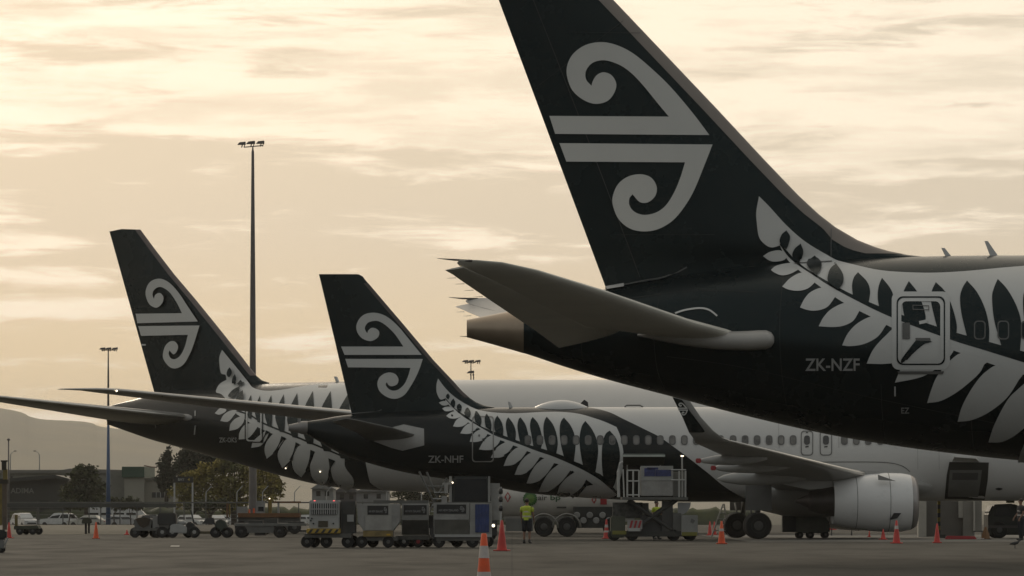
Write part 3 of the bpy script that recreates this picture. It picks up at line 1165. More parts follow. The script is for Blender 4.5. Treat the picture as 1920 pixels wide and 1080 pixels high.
KBu = zm([(230, 578, 1), (680, 578, 1), (620, 490), (560, 430), (510, 398), (470, 392), (425, 405), (402, 440), (410, 470), (420, 480, 1), (428, 460), (450, 443), (480, 447), (505, 470), (500, 505),
          (470, 530), (435, 538), (385, 520), (350, 480), (340, 430), (360, 380), (400, 345), (460, 333), (520, 343), (580, 375), (650, 440), (720, 525), (812, 638, 1), (255, 638, 1)], 580, 500, 3.858)
KBl = zm([(260, 667, 1), (820, 668, 1), (800, 730), (770, 800), (730, 870), (690, 925), (640, 953), (590, 953), (540, 930), (505, 895), (492, 850), (505, 805), (540, 775), (585, 765), (625, 780),
          (645, 815), (635, 850), (600, 865), (575, 858), (560, 835, 1), (553, 855), (575, 885), (610, 897), (650, 885), (690, 845), (715, 790), (732, 732, 1), (280, 728, 1)], 580, 500, 3.858)
B.decal(KBu, KORU, 'emblem_scroll', finB, 0.012, 9)
B.decal(KBl, KORU, 'emblem_scroll', finB, 0.012, 9)


def zb(p):
    return zm(p, 780, 700, 4.364)


B.decal(zb([(180, 42, 1), (235, 115), (300, 180), (370, 230), (450, 275), (520, 303), (640, 322), (780, 328), (900, 325), (1050, 317), (1200, 318), (1330, 332), (1450, 365), (1550, 400), (1640, 440, 1),
            (1670, 510), (1690, 600), (1698, 680), (1690, 780), (1665, 880), (1640, 960, 1), (1525, 838), (1470, 808), (1360, 747), (1290, 718), (1200, 674), (1060, 626), (950, 594), (850, 559), (740, 519), (640, 481),
            (540, 439), (480, 402), (400, 345), (330, 299), (240, 205, 1), (205, 215), (185, 195), (168, 150), (168, 90)]), FERN, 'fern_field', None, 0.012, 7)
upB = [
    [(262, 165, 1), (275, 190), (264, 216, 1), (247, 200), (247, 180)], [(305, 208, 1), (320, 235), (318, 265), (310, 290, 1), (284, 255), (288, 228)],
    [(355, 250, 1), (375, 280), (367, 320), (350, 326, 1), (333, 292), (338, 262)], [(422, 287, 1), (447, 325), (443, 362), (425, 372, 1), (402, 347), (403, 310)],
    [(497, 318, 1), (530, 365), (537, 400), (527, 436, 1), (485, 404, 1), (478, 360), (485, 330)], [(580, 340, 1), (608, 385), (618, 430), (614, 474, 1), (570, 444, 1), (562, 390), (568, 355)],
    [(665, 355, 1), (700, 405), (715, 465), (712, 514, 1), (650, 488, 1), (640, 440), (645, 390)], [(755, 363, 1), (795, 415), (817, 480), (814, 550, 1), (750, 524, 1), (735, 440), (740, 390)],
    [(855, 363, 1), (895, 420), (918, 500), (930, 590, 1), (852, 562, 1), (838, 500), (830, 430), (840, 380)], [(955, 360, 1), (1000, 415), (1025, 490), (1035, 560), (1022, 616, 1), (960, 596, 1), (945, 510), (933, 440), (938, 390)],
    [(1070, 358, 1), (1120, 420), (1150, 500), (1160, 580), (1147, 660, 1), (1075, 634, 1), (1050, 540), (1042, 450), (1052, 390)],
    [(1210, 365, 1), (1265, 430), (1298, 510), (1305, 600), (1292, 722, 1), (1210, 682, 1), (1185, 580), (1175, 470), (1185, 400)],
    [(1385, 392, 1), (1440, 460), (1480, 550), (1490, 650), (1468, 810, 1), (1366, 752, 1), (1345, 640), (1338, 530), (1355, 440)],
    [(1585, 470, 1), (1640, 540), (1668, 650), (1660, 760), (1630, 890), (1605, 940, 1), (1530, 846, 1), (1520, 720), (1525, 580), (1550, 500)]]
for i, p in enumerate(upB):
    B.decal(zb(p), BLACK, 'fern_leaf', None, 0.07 if i < 7 else 0.028, 7, 4)
B.decal(zb([(240, 203, 1), (330, 298), (400, 344), (480, 401), (540, 438), (640, 480), (740, 518), (850, 558), (950, 593), (1060, 625), (1200, 673), (1290, 717), (1360, 746), (1470, 807), (1525, 837), (1640, 960, 1),
            (1630, 972, 1), (1580, 932), (1500, 867), (1400, 807), (1300, 757), (1200, 712), (1100, 672), (980, 632), (850, 582), (750, 547), (640, 507), (570, 467), (460, 402), (350, 327), (244, 217, 1)]), BLACK, 'fern_rib_gap', None, 0.018, 7)
B.decal(zb([(240, 213, 1), (350, 327), (460, 402), (570, 467), (640, 507), (750, 547), (850, 582), (980, 632), (1100, 672), (1200, 712), (1300, 757), (1400, 807), (1500, 867), (1580, 932), (1636, 985, 1), (1560, 992, 1),
            (1450, 912), (1300, 806), (1168, 745), (1045, 694), (935, 649), (830, 604), (725, 564), (610, 509), (540, 464), (430, 404), (330, 330), (240, 225, 1)]), FERN, 'fern_rib', None, 0.0135, 7)
loB = [
    [(187, 240, 1), (215, 228), (245, 228), (272, 248), (250, 262), (215, 262)], [(213, 290, 1), (240, 275), (285, 274), (318, 294), (280, 310), (240, 312)], [(247, 350, 1), (280, 325), (322, 314), (372, 348), (330, 370), (280, 370)],
    [(303, 435, 1), (330, 385), (378, 358), (428, 394), (390, 430), (345, 440)], [(362, 492, 1), (395, 440), (442, 412), (506, 452), (465, 485), (420, 497)], [(440, 560, 1), (460, 505), (510, 466), (545, 462), (598, 502), (550, 545), (490, 562)],
    [(515, 622, 1), (550, 560), (600, 515), (640, 512), (708, 548), (670, 590), (630, 622), (570, 628)], [(612, 690, 1), (650, 620), (700, 580), (745, 566), (808, 592), (770, 640), (700, 685)],
    [(717, 757, 1), (750, 680), (800, 625), (845, 608), (918, 640), (880, 690), (800, 745)], [(807, 828, 1), (840, 750), (890, 685), (945, 652), (1024, 684), (990, 735), (940, 790), (870, 825)],
    [(905, 898, 1), (940, 810), (1000, 725), (1062, 696), (1150, 734), (1110, 790), (1040, 860), (960, 895)], [(1003, 968, 1), (1050, 860), (1120, 780), (1180, 742), (1280, 790), (1220, 860), (1150, 920), (1080, 965)],
    [(1150, 1000, 1), (1180, 910), (1240, 835), (1310, 800), (1410, 865), (1360, 930), (1290, 995), (1210, 1012)], [(1320, 1012, 1), (1370, 950), (1445, 885), (1560, 965), (1640, 985), (1600, 1012), (1500, 1022)]]
for i, p in enumerate(loB):
    B.decal(zb(p), FERN, 'fern_leaf', None, 0.0150 + 0.0004 * i, 7, 4)
def notch(air, f, fl, fr, end, w, we, off):
    """dark slit between two leaves, flared where it meets the rib"""
    fl, fr, end = Vector(fl), Vector(fr), Vector(end)
    m_ = fl.lerp(fr, 0.35)
    d = (end - m_).normalized()
    n_ = Vector((-d.y, d.x))
    k1, k2 = m_.lerp(end, 0.32), m_.lerp(end, 0.65)
    pts = [(*fl, 1), (*fr, 1), tuple(k1 - n_ * w), tuple(k2 - n_ * w * 0.8), (*(end - n_ * we), 1), (*(end + n_ * we), 1), tuple(k2 + n_ * w * 0.8), tuple(k1 + n_ * w)]
    return air.decal(f(pts), BLACK, 'fern_slit', None, off, 6, 3)


for fl, fr, en in (((496, 450), (522, 460), (462, 488)), ((585, 498), (614, 508), (548, 548)), ((690, 547), (727, 560), (636, 624)), ((795, 590), (832, 601), (728, 678)), ((908, 636), (937, 646), (830, 742)),
                   ((1014, 684), (1046, 692), (920, 815)), ((1130, 733), (1168, 742), (1022, 885)), ((1262, 793), (1298, 806), (1140, 945)), ((1392, 866), (1450, 908), (1275, 1010))):
    notch(B, zb, fl, fr, en, 5.5, 15, 0.030)
# rear door outline, registration
ro = rrect(885, 926, 781, 866, 6)
dB = B.ring(ro, grow(ro, 905.5, 823.5, -2.0), mat('door line grey', (0.24, 0.235, 0.22), 0.5), 'cabin_door', None, 0.036)
B.decal([(897, 815), (900, 815), (900, 819), (897, 819)], SLATE, 'door_window', dB, 0.04, 5, smooth=False)
B.text('ZK-NHF', REG, 803, 869, 854, 867, None, 0.03)
# cabin windows
for x in [990 + 22.55 * k for k in range(17)] + [1374.5, 1397, 1419.5, 1442, 1464.5, 1487, 1583, 1605.5, 1628, 1650.5, 1673, 1695.5]:
    o_ = rrect(x - 6.3, x + 6.3, 816.5, 834.5, 5, 3)
    w_ = B.ring(o_, grow(o_, x, 825.5, -1.9), SLATE, 'cabin_window', None, 0.034)
    B.decal(grow(o_, x, 825.5, -1.7), mat('window blind', (0.14, 0.135, 0.125), 0.3, var=0.5, scale=1.1), 'pane', w_, 0.030, 9, smooth=False)
for x in (1513, 1548.5):
    o_ = rrect(x - 11.5, x + 11.5, 808, 854, 6, 4)
    e_ = B.ring(o_, grow(o_, x, 831, -1.5), SLATE, 'overwing_exit', None, 0.03)
    w_ = rrect(x - 5.5, x + 5.5, 817, 834, 4.5, 3)
    B.decal(w_, WINDOWG, 'pane', e_, 0.034, 9, smooth=False)
    B.decal([(x - 3, 837), (x + 3, 836), (x + 3, 838.5), (x - 3, 839.5)], DARKM, 'exit_handle', e_, 0.034, 5, smooth=False)
    B.decal([(x - 2, 810.5), (x + 2, 810.5), (x + 2, 812.5), (x - 2, 812.5)], DARKM, 'exit_handle', e_, 0.034, 5, smooth=False)
# tail cone nozzle
b = MB()
q0, q1 = B.at(577, 802), B.at(541, 803)
b.lathe([(0.30, q0[0]), (0.29, B.at(566, 802)[0]), (0.24, B.at(560, 802)[0]), (0.17, B.at(548, 802)[0]), (0.15, q1[0])], 'x', (0, 0, q0[2]), 20)
b.box(B.at(563, 800)[0], B.at(558, 800)[0], -0.03, 0.03, q0[2] + 0.2, q0[2] + 0.42)
b.build('tail_cone', mat('nozzle grey', (0.22, 0.21, 0.20), 0.45, metal=0.3), B.root, 'auto')
# stabilizers and the bare plate round their roots
secB = [(B.at(783, 817, -1.0), B.at(690, 827, -0.85), 0.11), (B.at(738, 803, -2.8), B.at(668, 811, -2.6), 0.10), (B.at(664, 786.5, -5.8), B.at(626, 793, -5.85), 0.10), (B.at(648, 784.5, -6.2), B.at(622, 790, -6.22), 0.06)]
WB = mat('stabilizer grey', (0.16, 0.16, 0.155), 0.35, var=0.1)
loft(secB).build('horizontal_stabilizer', WB, B.root, 'auto')
loft(mirror(secB)).build('horizontal_stabilizer', WB, B.root, 'auto')
B.decal([(737, 801), (757, 796), (795, 804), (795.5, 835), (755, 845), (735, 840), (700, 827), (737, 815)], mat('scuff plate', (0.33, 0.325, 0.31), 0.38, metal=0.3, var=0.1), 'stabilizer_scuff_plate', None, 0.014, 6, smooth=False)
B.line([(660, 776.5), (700, 773), (716, 768)], 1.6, SLATE, 'rudder_foot_joint', None, 0.04)
# crown fittings: aerials and the radome
b = MB()
P4 = [B.at(955, 765), B.at(962, 765), B.at(957, 754), B.at(952, 753)]
b.hexa([(p[0], -0.03, p[2]) for p in P4] + [(p[0], 0.03, p[2]) for p in P4])
b.build('blade_antenna', WHITE, B.root)
b = MB()
dome = []
x0d, x1d = B.at(997, 765)[0], B.at(1108, 765)[0]
zc = B.at(1050, 766)[2]
vs, fs = [], []
for i in range(17):
    t = i / 16
    hgt = 0.42 * (math.sin(math.pi * min(1, t * 1.0)) ** 0.62) * (1.08 - 0.16 * abs(t - 0.55)) + 0.01
    for k in range(15):
        a = math.pi * k / 14
        vs.append((x0d + (x1d - x0d) * t, 0.62 * math.cos(a) * (0.15 + 0.85 * math.sin(math.pi * t) ** 0.5), zc - 0.08 + hgt * math.sin(a)))
for i in range(16):
    for k in range(14):
        fs.append((i * 15 + k, i * 15 + k + 1, (i + 1) * 15 + k + 1, (i + 1) * 15 + k))
b.add(vs, fs)
dm = b.build('satellite_radome', WHITE, B.root, True)
b = MB()
P4 = [B.at(1088, 757), B.at(1104, 764), B.at(1103, 754), B.at(1096, 749)]
b.hexa([(p[0], 0.25, p[2]) for p in P4] + [(p[0], 0.32, p[2]) for p in P4])
b.build('radome_bracket', DARKM, dm)
b = MB()
b.tube([B.at(1171, 763.5), B.at(1175, 760), B.at(1200, 760), B.at(1206, 763.5)], 0.035, 6)
b.build('antenna_rail', SLATE, B.root)
# wing with upswept tip
L0 = B.at(1370, 827, -16.6)
Lm = B.at(1557, 874, -8.6)
sl, sz = (Lm[0] - L0[0]) / 8.0, (Lm[2] - L0[2]) / 8.0


def leB(ly):
    d = ly + 16.6
    return Vector((L0[0] + sl * d, ly, L0[2] + sz * d))


def wsec(ly, ch, t, dz=0.0, ex=0.0):
    l = leB(ly) + Vector((ex, 0, dz))
    return (l, l + Vector((-ch, 0, -0.05 * ch * 0.4)), t)


secW = [wsec(-1.4, 6.9, 0.13, 0, 0.9), wsec(-3.0, 6.0, 0.13, 0, 0.35), wsec(-6.4, 4.3, 0.12), wsec(-11, 2.9, 0.11), wsec(-16.6, 1.55, 0.10)]
wg = loft(secW, 12).build('wing', WINGGREY, B.root, 'auto')
loft(mirror(secW), 12).build('wing', WINGGREY, B.root, 'auto')
tipP = [((1370, 827), (1304, 829.5), -16.6, 0.10), ((1355, 821), (1300, 822), -17.15, 0.09), ((1337, 807), (1292, 811), -17.55, 0.08), ((1314, 782), (1279, 781), -17.8, 0.075), ((1295, 754), (1262, 745), -17.92, 0.07),
        ((1283, 738), (1256, 731), -17.97, 0.06), ((1272, 727), (1252, 723), -18.0, 0.04)]
vs, fs = [], []
nn = 20
for i, (l, e, ly, t) in enumerate(tipP):
    le_, te_ = Vector(B.at(*l, ly)), Vector(B.at(*e, ly))
    ch = (te_ - le_).length
    ang = [0, 0.6, 1.1, 1.4, 1.45, 1.45, 1.45][i]
    up = Vector((0, math.sin(ang), math.cos(ang)))
    for side in (1, -1):
        for k in range(10):
            xi = (k / 9) ** 1.8 if side == 1 else (1 - k / 9) ** 1.8
            vs.append(le_.lerp(te_, xi) + up * side * (naca(xi, t) * ch + 0.004))
for i in range(len(tipP) - 1):
    for k in range(nn):
        k2 = (k + 1) % nn
        fs.append((i * nn + k, i * nn + k2, (i + 1) * nn + k2, (i + 1) * nn + k))
fs.append(tuple((len(tipP) - 1) * nn + k for k in range(nn)))
b = MB()
b.add(vs, fs)
wl_ = b.build('winglet', WINGGREY, wg, 'auto')
b = MB()
q = [B.at(x, y, ly - 0.10) for x, y, ly in ((1261, 745, -17.92), (1279, 750, -17.92), (1296, 774, -17.85), (1322, 809, -17.62), (1318, 811, -17.6), (1292, 811, -17.55), (1279, 781, -17.8))]
b.add(q, [tuple(range(7))])
b.build('winglet_black_panel', BLACK, wl_, fix=False)
kz = [(x, y) for x, y in ((0, 0),)]


def mini(pts):
    b = MB()
    poly = spline([((p[0] - 1030) * 0.066 + 1270, (p[1] - 217) * 0.068 + 764.2) + tuple(p[2:]) for p in pts], True, 3)
    v, f = fill(poly, 1.2)
    b.add([B.at(x, y, -18.08 + (y - 745) * 0.004) for x, y in v], f)
    return b.build('winglet_emblem', KORU, wl_, fix=False)


mini(KU)
mini(KL)
# flap track fairings with red covers on the outer two
for (tx, ty, ly, ln, rr, cap) in ((1309, 864, -12.6, 2.9, 0.20, True), (1337, 877.5, -9.8, 3.4, 0.24, True), (1344, 898, -6.6, 4.0, 0.30, False)):
    q = B.at(tx, ty, ly)
    b = MB()
    b.lathe([(0.02, 0), (rr * 0.45, ln * 0.08), (rr * 0.8, ln * 0.25), (rr, ln * 0.5), (rr * 0.85, ln * 0.8), (rr * 0.3, ln)], 'x', (q[0], q[1], q[2]), 14, 1.25)
    for i in range(len(b.v)):
        x, y, z = b.v[i]
        b.v[i] = (x, y, z + (x - q[0]) * 0.04)
    fr = b.build('flap_track_fairing', WINGGREY, wg, True)
    if cap:
        b = MB()
        b.box(q[0] - 0.10, q[0] + 0.12, q[1] - 0.1, q[1] + 0.1, q[2] - 0.1, q[2] + 0.1)
        b.build('red_cover', REDP, fr, bevel=0.03)
b = MB()
fb_ = [(B.at(1395, 950)[0], 0.3), (B.at(1420, 950)[0], 0.75), (B.at(1470, 950)[0], 1.0), (B.at(1560, 950)[0], 1.05), (B.at(1650, 950)[0], 0.95), (B.at(1700, 950)[0], 0.4)]
vs, fs = [], []
for x, h in fb_:
    for k in range(20):
        a = 2 * math.pi * k / 20
        vs.append((x, 1.9 * math.cos(a) * (0.5 + 0.5 * h), 2.15 + (h * 1.15) * math.sin(a)))
for i in range(len(fb_) - 1):
    for k in range(20):
        k2 = (k + 1) % 20
        fs.append((i * 20 + k, i * 20 + k2, (i + 1) * 20 + k2, (i + 1) * 20 + k))
fs += [tuple(range(20)), tuple((len(fb_) - 1) * 20 + k for k in range(20))]
b.add(vs, fs)
b.build('belly_fairing', WINGGREY, B.root, True)
# engines
ENG = mat('nacelle paint', (0.72, 0.715, 0.70), 0.30, var=0.04, scale=0.5)
for sgn in (-1, 1):
    e0 = B.at(1640, 942, -5.75)
    ex = lambda px: B.at(px, 942, -5.75)[0]
    cz_ = e0[2]
    b = MB()
    b.lathe([(0.80, ex(1575)), (0.95, ex(1561)), (1.03, ex(1575)), (1.14, ex(1600)), (1.24, ex(1630)), (1.285, ex(1660)), (1.27, ex(1690)), (1.20, ex(1706))], 'x', (0, 5.75 * sgn, cz_), 40)
    en = b.build('engine', ENG, B.root, 'auto')
    b = MB()
    b.lathe([(1.20, ex(1706)), (1.13, ex(1713)), (1.02, ex(1718)), (0.90, ex(1714)), (0.85, ex(1704))], 'x', (0, 5.75 * sgn, cz_), 40)
    b.build('intake_lip', mat('intake metal', (0.34, 0.32, 0.31), 0.35, metal=0.6), en, True)
    b = MB()
    b.lathe([(0.72, ex(1590)), (0.66, ex(1560)), (0.55, ex(1535)), (0.42, ex(1518)), (0.40, ex(1516)), (0.30, ex(1515)), (0.05, ex(1492))], 'x', (0, 5.75 * sgn, cz_ + 0.05), 26)
    b.build('core_nozzle', mat('hot metal', (0.075, 0.065, 0.06), 0.45, metal=0.5, var=0.2), en, True)
    b = MB()
    P8 = [B.at(1650, 884, -5.75), B.at(1560, 915, -5.75), B.at(1515, 918, -5.75), B.at(1450, 904, -5.75), B.at(1540, 880, -5.75)]
    b.prism([(p[0], p[2]) for p in P8], 5.75 * sgn - 0.18, 5.75 * sgn + 0.18)
    b.build('pylon', WINGGREY, en)
    for pxs, rr_ in ((1603, 1.155), (1664, 1.29)):
        b = MB()
        b.lathe([(rr_, ex(pxs) - 0.012), (rr_, ex(pxs) + 0.012)], 'x', (0, 5.75 * sgn, cz_), 40)
        b.f = b.f[:-2]
        b.build('cowl_joint', SLATE, en, True)
    if sgn == -1:
        b = MB()
        P3 = [B.at(1646, 890, -6.75), B.at(1647, 900, -6.95), B.at(1680, 902, -6.95)]
        b.add(P3, [(0, 1, 2)])
        P3b = [(p[0], p[1] + 0.03, p[2]) for p in P3]
        b.add(P3b, [(2, 1, 0)])
        b.build('nacelle_strake', SLATE, en, fix=False)
        b = MB()
        P4 = [B.at(1668, 975, -6.9), B.at(1676, 962, -6.96), B.at(1690, 962, -6.94), B.at(1682, 972, -6.92)]
        b.add(P4, [(0, 1, 2, 3)])
        b.build('nacelle_mark', DARKM, en, fix=False)  # dark mark low on the nacelle
# main gear
for sgn in (-1, 1):
    g = B.at(1420, 990, -3.8)
    b = MB()
    b.bar((g[0], 3.8 * sgn, 0.6), (g[0] + 0.1, 3.8 * sgn, 2.7), 0.11, 10)
    b.bar((g[0] - 0.05, 3.8 * sgn, 1.0), (g[0] + 0.05, 2.2 * sgn, 2.3), 0.07, 8)
    b.bar((g[0] - 0.2, 3.8 * sgn, 0.8), (g[0] - 0.35, 3.8 * sgn, 1.6), 0.04, 6)
    lg = b.build('landing_gear', STEEL, B.root, True)
    for dy in (-0.46, 0.46):
        wheel(lg, (g[0] - (0.0 if sgn == -1 else 0.3), 3.8 * sgn + dy, 0.585), 0.585, 0.42, 'wheel', HUB)
    b = MB()
    b.box(g[0] - 0.55, g[0] + 0.6, 4.12 * sgn - 0.02, 4.12 * sgn + 0.02, 1.25, 2.6)
    b.build('gear_door', SLATE, lg)
g = B.at(1932, 990, 0)
b = MB()
b.bar((g[0], 0, 0.4), (g[0], 0, 2.1), 0.08, 8)
ng = b.build('nose_gear', STEEL, B.root, True)
for dy in (-0.28, 0.28):
    wheel(ng, (g[0], dy, 0.385), 0.385, 0.24, 'wheel', GALV)
# rear cargo door swung up, front cargo hold open with a container inside
DGREEN = mat('door inner green', (0.035, 0.045, 0.038), 0.6, var=0.2)
b = MB()
yw = -1.95
P = [B.at(1168, 872, yw), B.at(1244, 872, yw), B.at(1246, 853, yw - 1.0), B.at(1168, 853, yw - 1.0)]
b.hexa([(p[0], p[1], p[2]) for p in P] + [(p[0], p[1] + 0.04, p[2] + 0.07) for p in P])
cd = b.build('cargo_door', DGREEN, B.root)
b = MB()
P = [B.at(1167, 852.5, yw - 1.02), B.at(1247, 852.5, yw - 1.02), B.at(1247, 856.5, yw - 1.02), B.at(1167, 856.5, yw - 1.02)]
b.hexa([(p[0], p[1] - 0.03, p[2]) for p in P] + [(p[0], p[1] + 0.03, p[2]) for p in P])
b.build('door_edge', mat('pale green edge', (0.40, 0.43, 0.39), 0.5), cd)
b = MB()
for x in (1176, 1238):
    a_, c_ = B.at(x, 872, yw), B.at(x, 900, yw + 0.05)
    b.bar(a_, c_, 0.035)
b.build('door_strut', STEEL, cd)
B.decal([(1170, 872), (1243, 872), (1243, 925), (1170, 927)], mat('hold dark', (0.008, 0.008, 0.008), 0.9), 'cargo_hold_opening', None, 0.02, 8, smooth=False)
hold = B.decal([(1780, 866), (1854, 867), (1852, 900), (1846, 937), (1771, 935), (1775, 890)], mat('hold rim', (0.022, 0.021, 0.017), 0.7), 'cargo_hold_opening', None, 0.02, 8, smooth=False)
B.decal([(1781, 881), (1841, 881), (1838, 905), (1834, 931), (1777, 930), (1779, 900)], mat('hold container', (0.13, 0.13, 0.12), 0.6), 'container_front', hold, 0.03, 8, smooth=False)
B.decal([(1786, 886), (1834, 886), (1833, 899), (1785, 899)], mat('container window', (0.05, 0.05, 0.047), 0.6), 'container_panel', hold, 0.04, 8, smooth=False)
b = MB()
P = [B.at(1786, 864, yw), B.at(1836, 866, yw), B.at(1830, 860, yw - 1.1), B.at(1789, 857, yw - 1.1)]
b.hexa([tuple(p) for p in P] + [(p[0], p[1], p[2] + 0.06) for p in P])
b.build('cargo_door', mat('door sill bright', (0.62, 0.61, 0.58), 0.4), B.root)
B.decal([(1866, 916), (1873, 914), (1880, 916), (1873, 919)], DARKM, 'drain_port', None, 0.02, 4)
for x in (1460, 1572, 1720, 1760):
    B.line([(x, 768), (x, 800), (x + 1, 840 if x < 1600 else 880)], 0.7, mat('white hull joint', (0.30, 0.295, 0.28), 0.5), 'skin_joint', None, 0.008)
# panel lines above the wing root
B.line([(1532, 866.5), (1600, 866), (1660, 867), (1690, 873), (1706, 884)], 1.3, SLATE, 'fairing_line', None, 0.02)

# ================================================================== far wide-body, turned, left
C = Air('farthest airliner behind, black tail at far left with registration ZK-OKS', 203, 279.0, 40)
C.ymax = 4.0
C.kf = 0.9
C.stations([(203, 762, 796, 0.16), (228, 755, 805, 0.4), (254, 749, 814, 0.7), (290, 739, 826, 1.0), (328, 733, 836, 1.35), (400, 726, 856, 1.9), (464, 721, 873, 2.3), (542, 718, 895, 2.7),
            (620, 716, 912, 2.95), (720, 714, 920, 3.08), (900, 712, 924, 3.1), (1140, 712, 924, 3.1), (1560, 713, 928, 3.1)])
livC = livery('far two-tone livery', [(760, 715), (715, 745), (690, 790), (682, 835), (686, 870), (694, 905)], C)
C.body(livC, 64, 0.5)
LEC = [(263, 430.5), (290, 467), (326, 514), (365, 560), (404, 608), (455, 672), (470, 692), (480, 704), (491, 713), (505, 717.5)]
TEC = [(205, 433), (247, 584), (290, 738)]
finC = C.fin_mesh(LEC, TEC, BLACK, 0.09, 1.2)
le_sleeve(C, LEC[:8], lambda x, z: 0.35, 0.09, 'leading_edge', finC, mat('dim leading edge', (0.16, 0.13, 0.12), 0.45, metal=0.3))
b = MB()
a_ = [C.at(205, 433), C.at(229, 429.5), C.at(263, 430.5)]
b.prism([(a_[0][0], a_[0][2] - 0.05), (a_[1][0], a_[1][2]), (a_[2][0], a_[2][2]), (a_[2][0], a_[2][2] - 0.08)], -0.06, 0.06)
b.build('fin_tip_cap', BLACK, finC)
KCu = zm([(230, 550, 1), (498, 547, 1), (470, 490), (430, 430), (390, 400), (360, 397), (335, 415), (328, 440), (336, 464, 1), (345, 440), (370, 430), (390, 450), (388, 480), (370, 505), (345, 515), (310, 495), (290, 450),
          (290, 410), (310, 370), (345, 350), (385, 350), (430, 375), (480, 430), (530, 505), (590, 595, 1), (240, 605, 1)], 180, 410, 3.086)
KCl = zm([(245, 622, 1), (600, 618, 1), (570, 715), (545, 780), (510, 840), (470, 865), (430, 860), (395, 820), (388, 785), (400, 740), (425, 713), (455, 710), (475, 735), (470, 765), (450, 785), (425, 762, 1), (422, 785),
          (435, 808), (460, 812), (490, 790), (515, 740), (533, 672, 1), (262, 678, 1)], 180, 410, 3.086)
C.decal(KCu, KORU, 'emblem_scroll', finC, 0.015, 7)
C.decal(KCl, KORU, 'emblem_scroll', finC, 0.015, 7)
C.line([(266, 646.5), (274, 646.5)], 3.0, FERN, 'rudder_tab_strip', finC, 0.03)


def zc_(p):
    return zm(p, 360, 680, 3.84)


C.decal([(416.6, 656, 1), (433, 676), (451, 698), (464, 714), (474.6, 727), (498, 733), (529, 731), (560.5, 725.6), (594, 721), (620, 719.5), (644, 719), (664, 724, 1), (672, 760), (668, 810), (650, 857, 1), (594, 836), (542, 814), (495, 795), (469, 779), (446, 767),
         (430, 755), (416, 740), (405, 735), (412, 720), (425, 712, 1), (423, 703), (415, 700), (412, 685), (411.7, 669)], FERN, 'fern_field', None, 0.015, 7)


def leafC(x, top, w0, w1, ys):
    """dark leaf: pointed top at x, belly to the left, foot on the rib"""
    return [(x, top, 1), (x + w1 * 0.5, top + (ys - top) * 0.35), (x + w1 * 0.6, top + (ys - top) * 0.7), (x + w1 * 0.2, ys, 1), (x - w0 * 0.45, ys - 6, 1), (x - w0, top + (ys - top) * 0.6), (x - w0 * 0.62, top + (ys - top) * 0.28)]


upC = [[(283, 35, 1), (300, 65), (290, 95), (275, 105), (262, 85), (268, 55)], [(322, 82, 1), (330, 115), (325, 150), (315, 180, 1), (300, 150), (305, 110)],
       [(363, 125, 1), (380, 160), (348, 183, 1), (332, 160)], [(352, 183, 1), (345, 220), (300, 265, 1), (270, 252), (300, 212)], [(375, 213, 1), (378, 262), (350, 300, 1), (325, 285), (345, 235)]]
for x, top, w0, w1 in ((428, 235, 36, 10), (492, 240, 36, 12), (573, 238, 46, 14), (663, 232, 60, 16), (760, 222, 72, 18), (872, 208, 88, 22), (1000, 208, 105, 26), (1128, 225, 118, 30)):
    upC.append(leafC(x, top, w0, w1, 445 + (x - 520) * 0.407))
for i, p in enumerate(upC):
    C.decal(zc_(p), BLACK, 'fern_leaf', None, 0.16 if i < 5 else 0.05, 7, 4)
C.decal(zc_([(322, 345, 1), (420, 372), (520, 432), (700, 505), (900, 588), (1060, 655), (1150, 700, 1), (1150, 712, 1), (1060, 668), (900, 602), (700, 518), (520, 445), (420, 385), (322, 352, 1)]), BLACK, 'fern_rib_gap', None, 0.03, 7)
C.decal(zc_([(315, 345, 1), (420, 385), (520, 443), (700, 517), (900, 601), (1060, 667), (1100, 690, 1), (1100, 745, 1), (990, 695), (860, 634), (760, 580), (660, 540), (540, 495), (430, 440), (320, 370, 1)]), FERN, 'fern_rib', None, 0.017, 7)
loC = [[(165, 365, 1), (200, 330), (240, 320), (246, 350), (200, 375)], [(205, 420, 1), (230, 375), (280, 345), (325, 345), (300, 385), (260, 425)], [(270, 490, 1), (280, 440), (320, 400), (372, 388), (372, 430), (330, 475)],
       [(338, 552, 1), (345, 500), (380, 450), (430, 436), (474, 452), (440, 510), (400, 545)], [(428, 612, 1), (440, 570), (480, 530), (540, 486), (560, 492), (530, 560), (490, 600)],
       [(540, 690, 1), (525, 640), (530, 590), (560, 540), (600, 508), (668, 532), (640, 590), (590, 650)], [(652, 758, 1), (625, 700), (620, 650), (650, 590), (690, 548), (768, 570), (740, 640), (710, 700)],
       [(788, 824, 1), (740, 780), (722, 720), (735, 660), (780, 594), (868, 625), (850, 700), (825, 770)], [(930, 884, 1), (870, 830), (852, 750), (870, 690), (900, 640), (1000, 685), (985, 780), (972, 850)],
       [(1110, 935, 1), (1030, 860), (1003, 780), (1010, 720), (1045, 684), (1075, 672), (1110, 760), (1160, 830), (1160, 890)]]
for i, p in enumerate(loC):
    C.decal(zc_(p), FERN, 'fern_leaf', None, 0.019 + 0.0005 * i, 7, 4)
for fl, fr, en in (((536, 486), (566, 500), (502, 575)), ((648, 528), (680, 542), (596, 655)), ((750, 572), (776, 584), (716, 700)), ((856, 625), (890, 640), (830, 775)), ((985, 685), (1036, 705), (990, 890))):
    notch(C, zc_, fl, fr, en, 5, 12, 0.05)
rc = zc_(rrect(384, 515, 330, 575, 22, 4))
cxx, cyy = 360 + 449.5 / 3.84, 680 + 452.5 / 3.84
dC = C.ring(rc, grow(rc, cxx, cyy, -1.6), BLACK, 'cabin_door', None, 0.05)
rc2 = grow(rc, cxx, cyy, -2.6)
C.ring(rc2, grow(rc2, cxx, cyy, -2.4), FERN, 'door_seal', dC, 0.05)
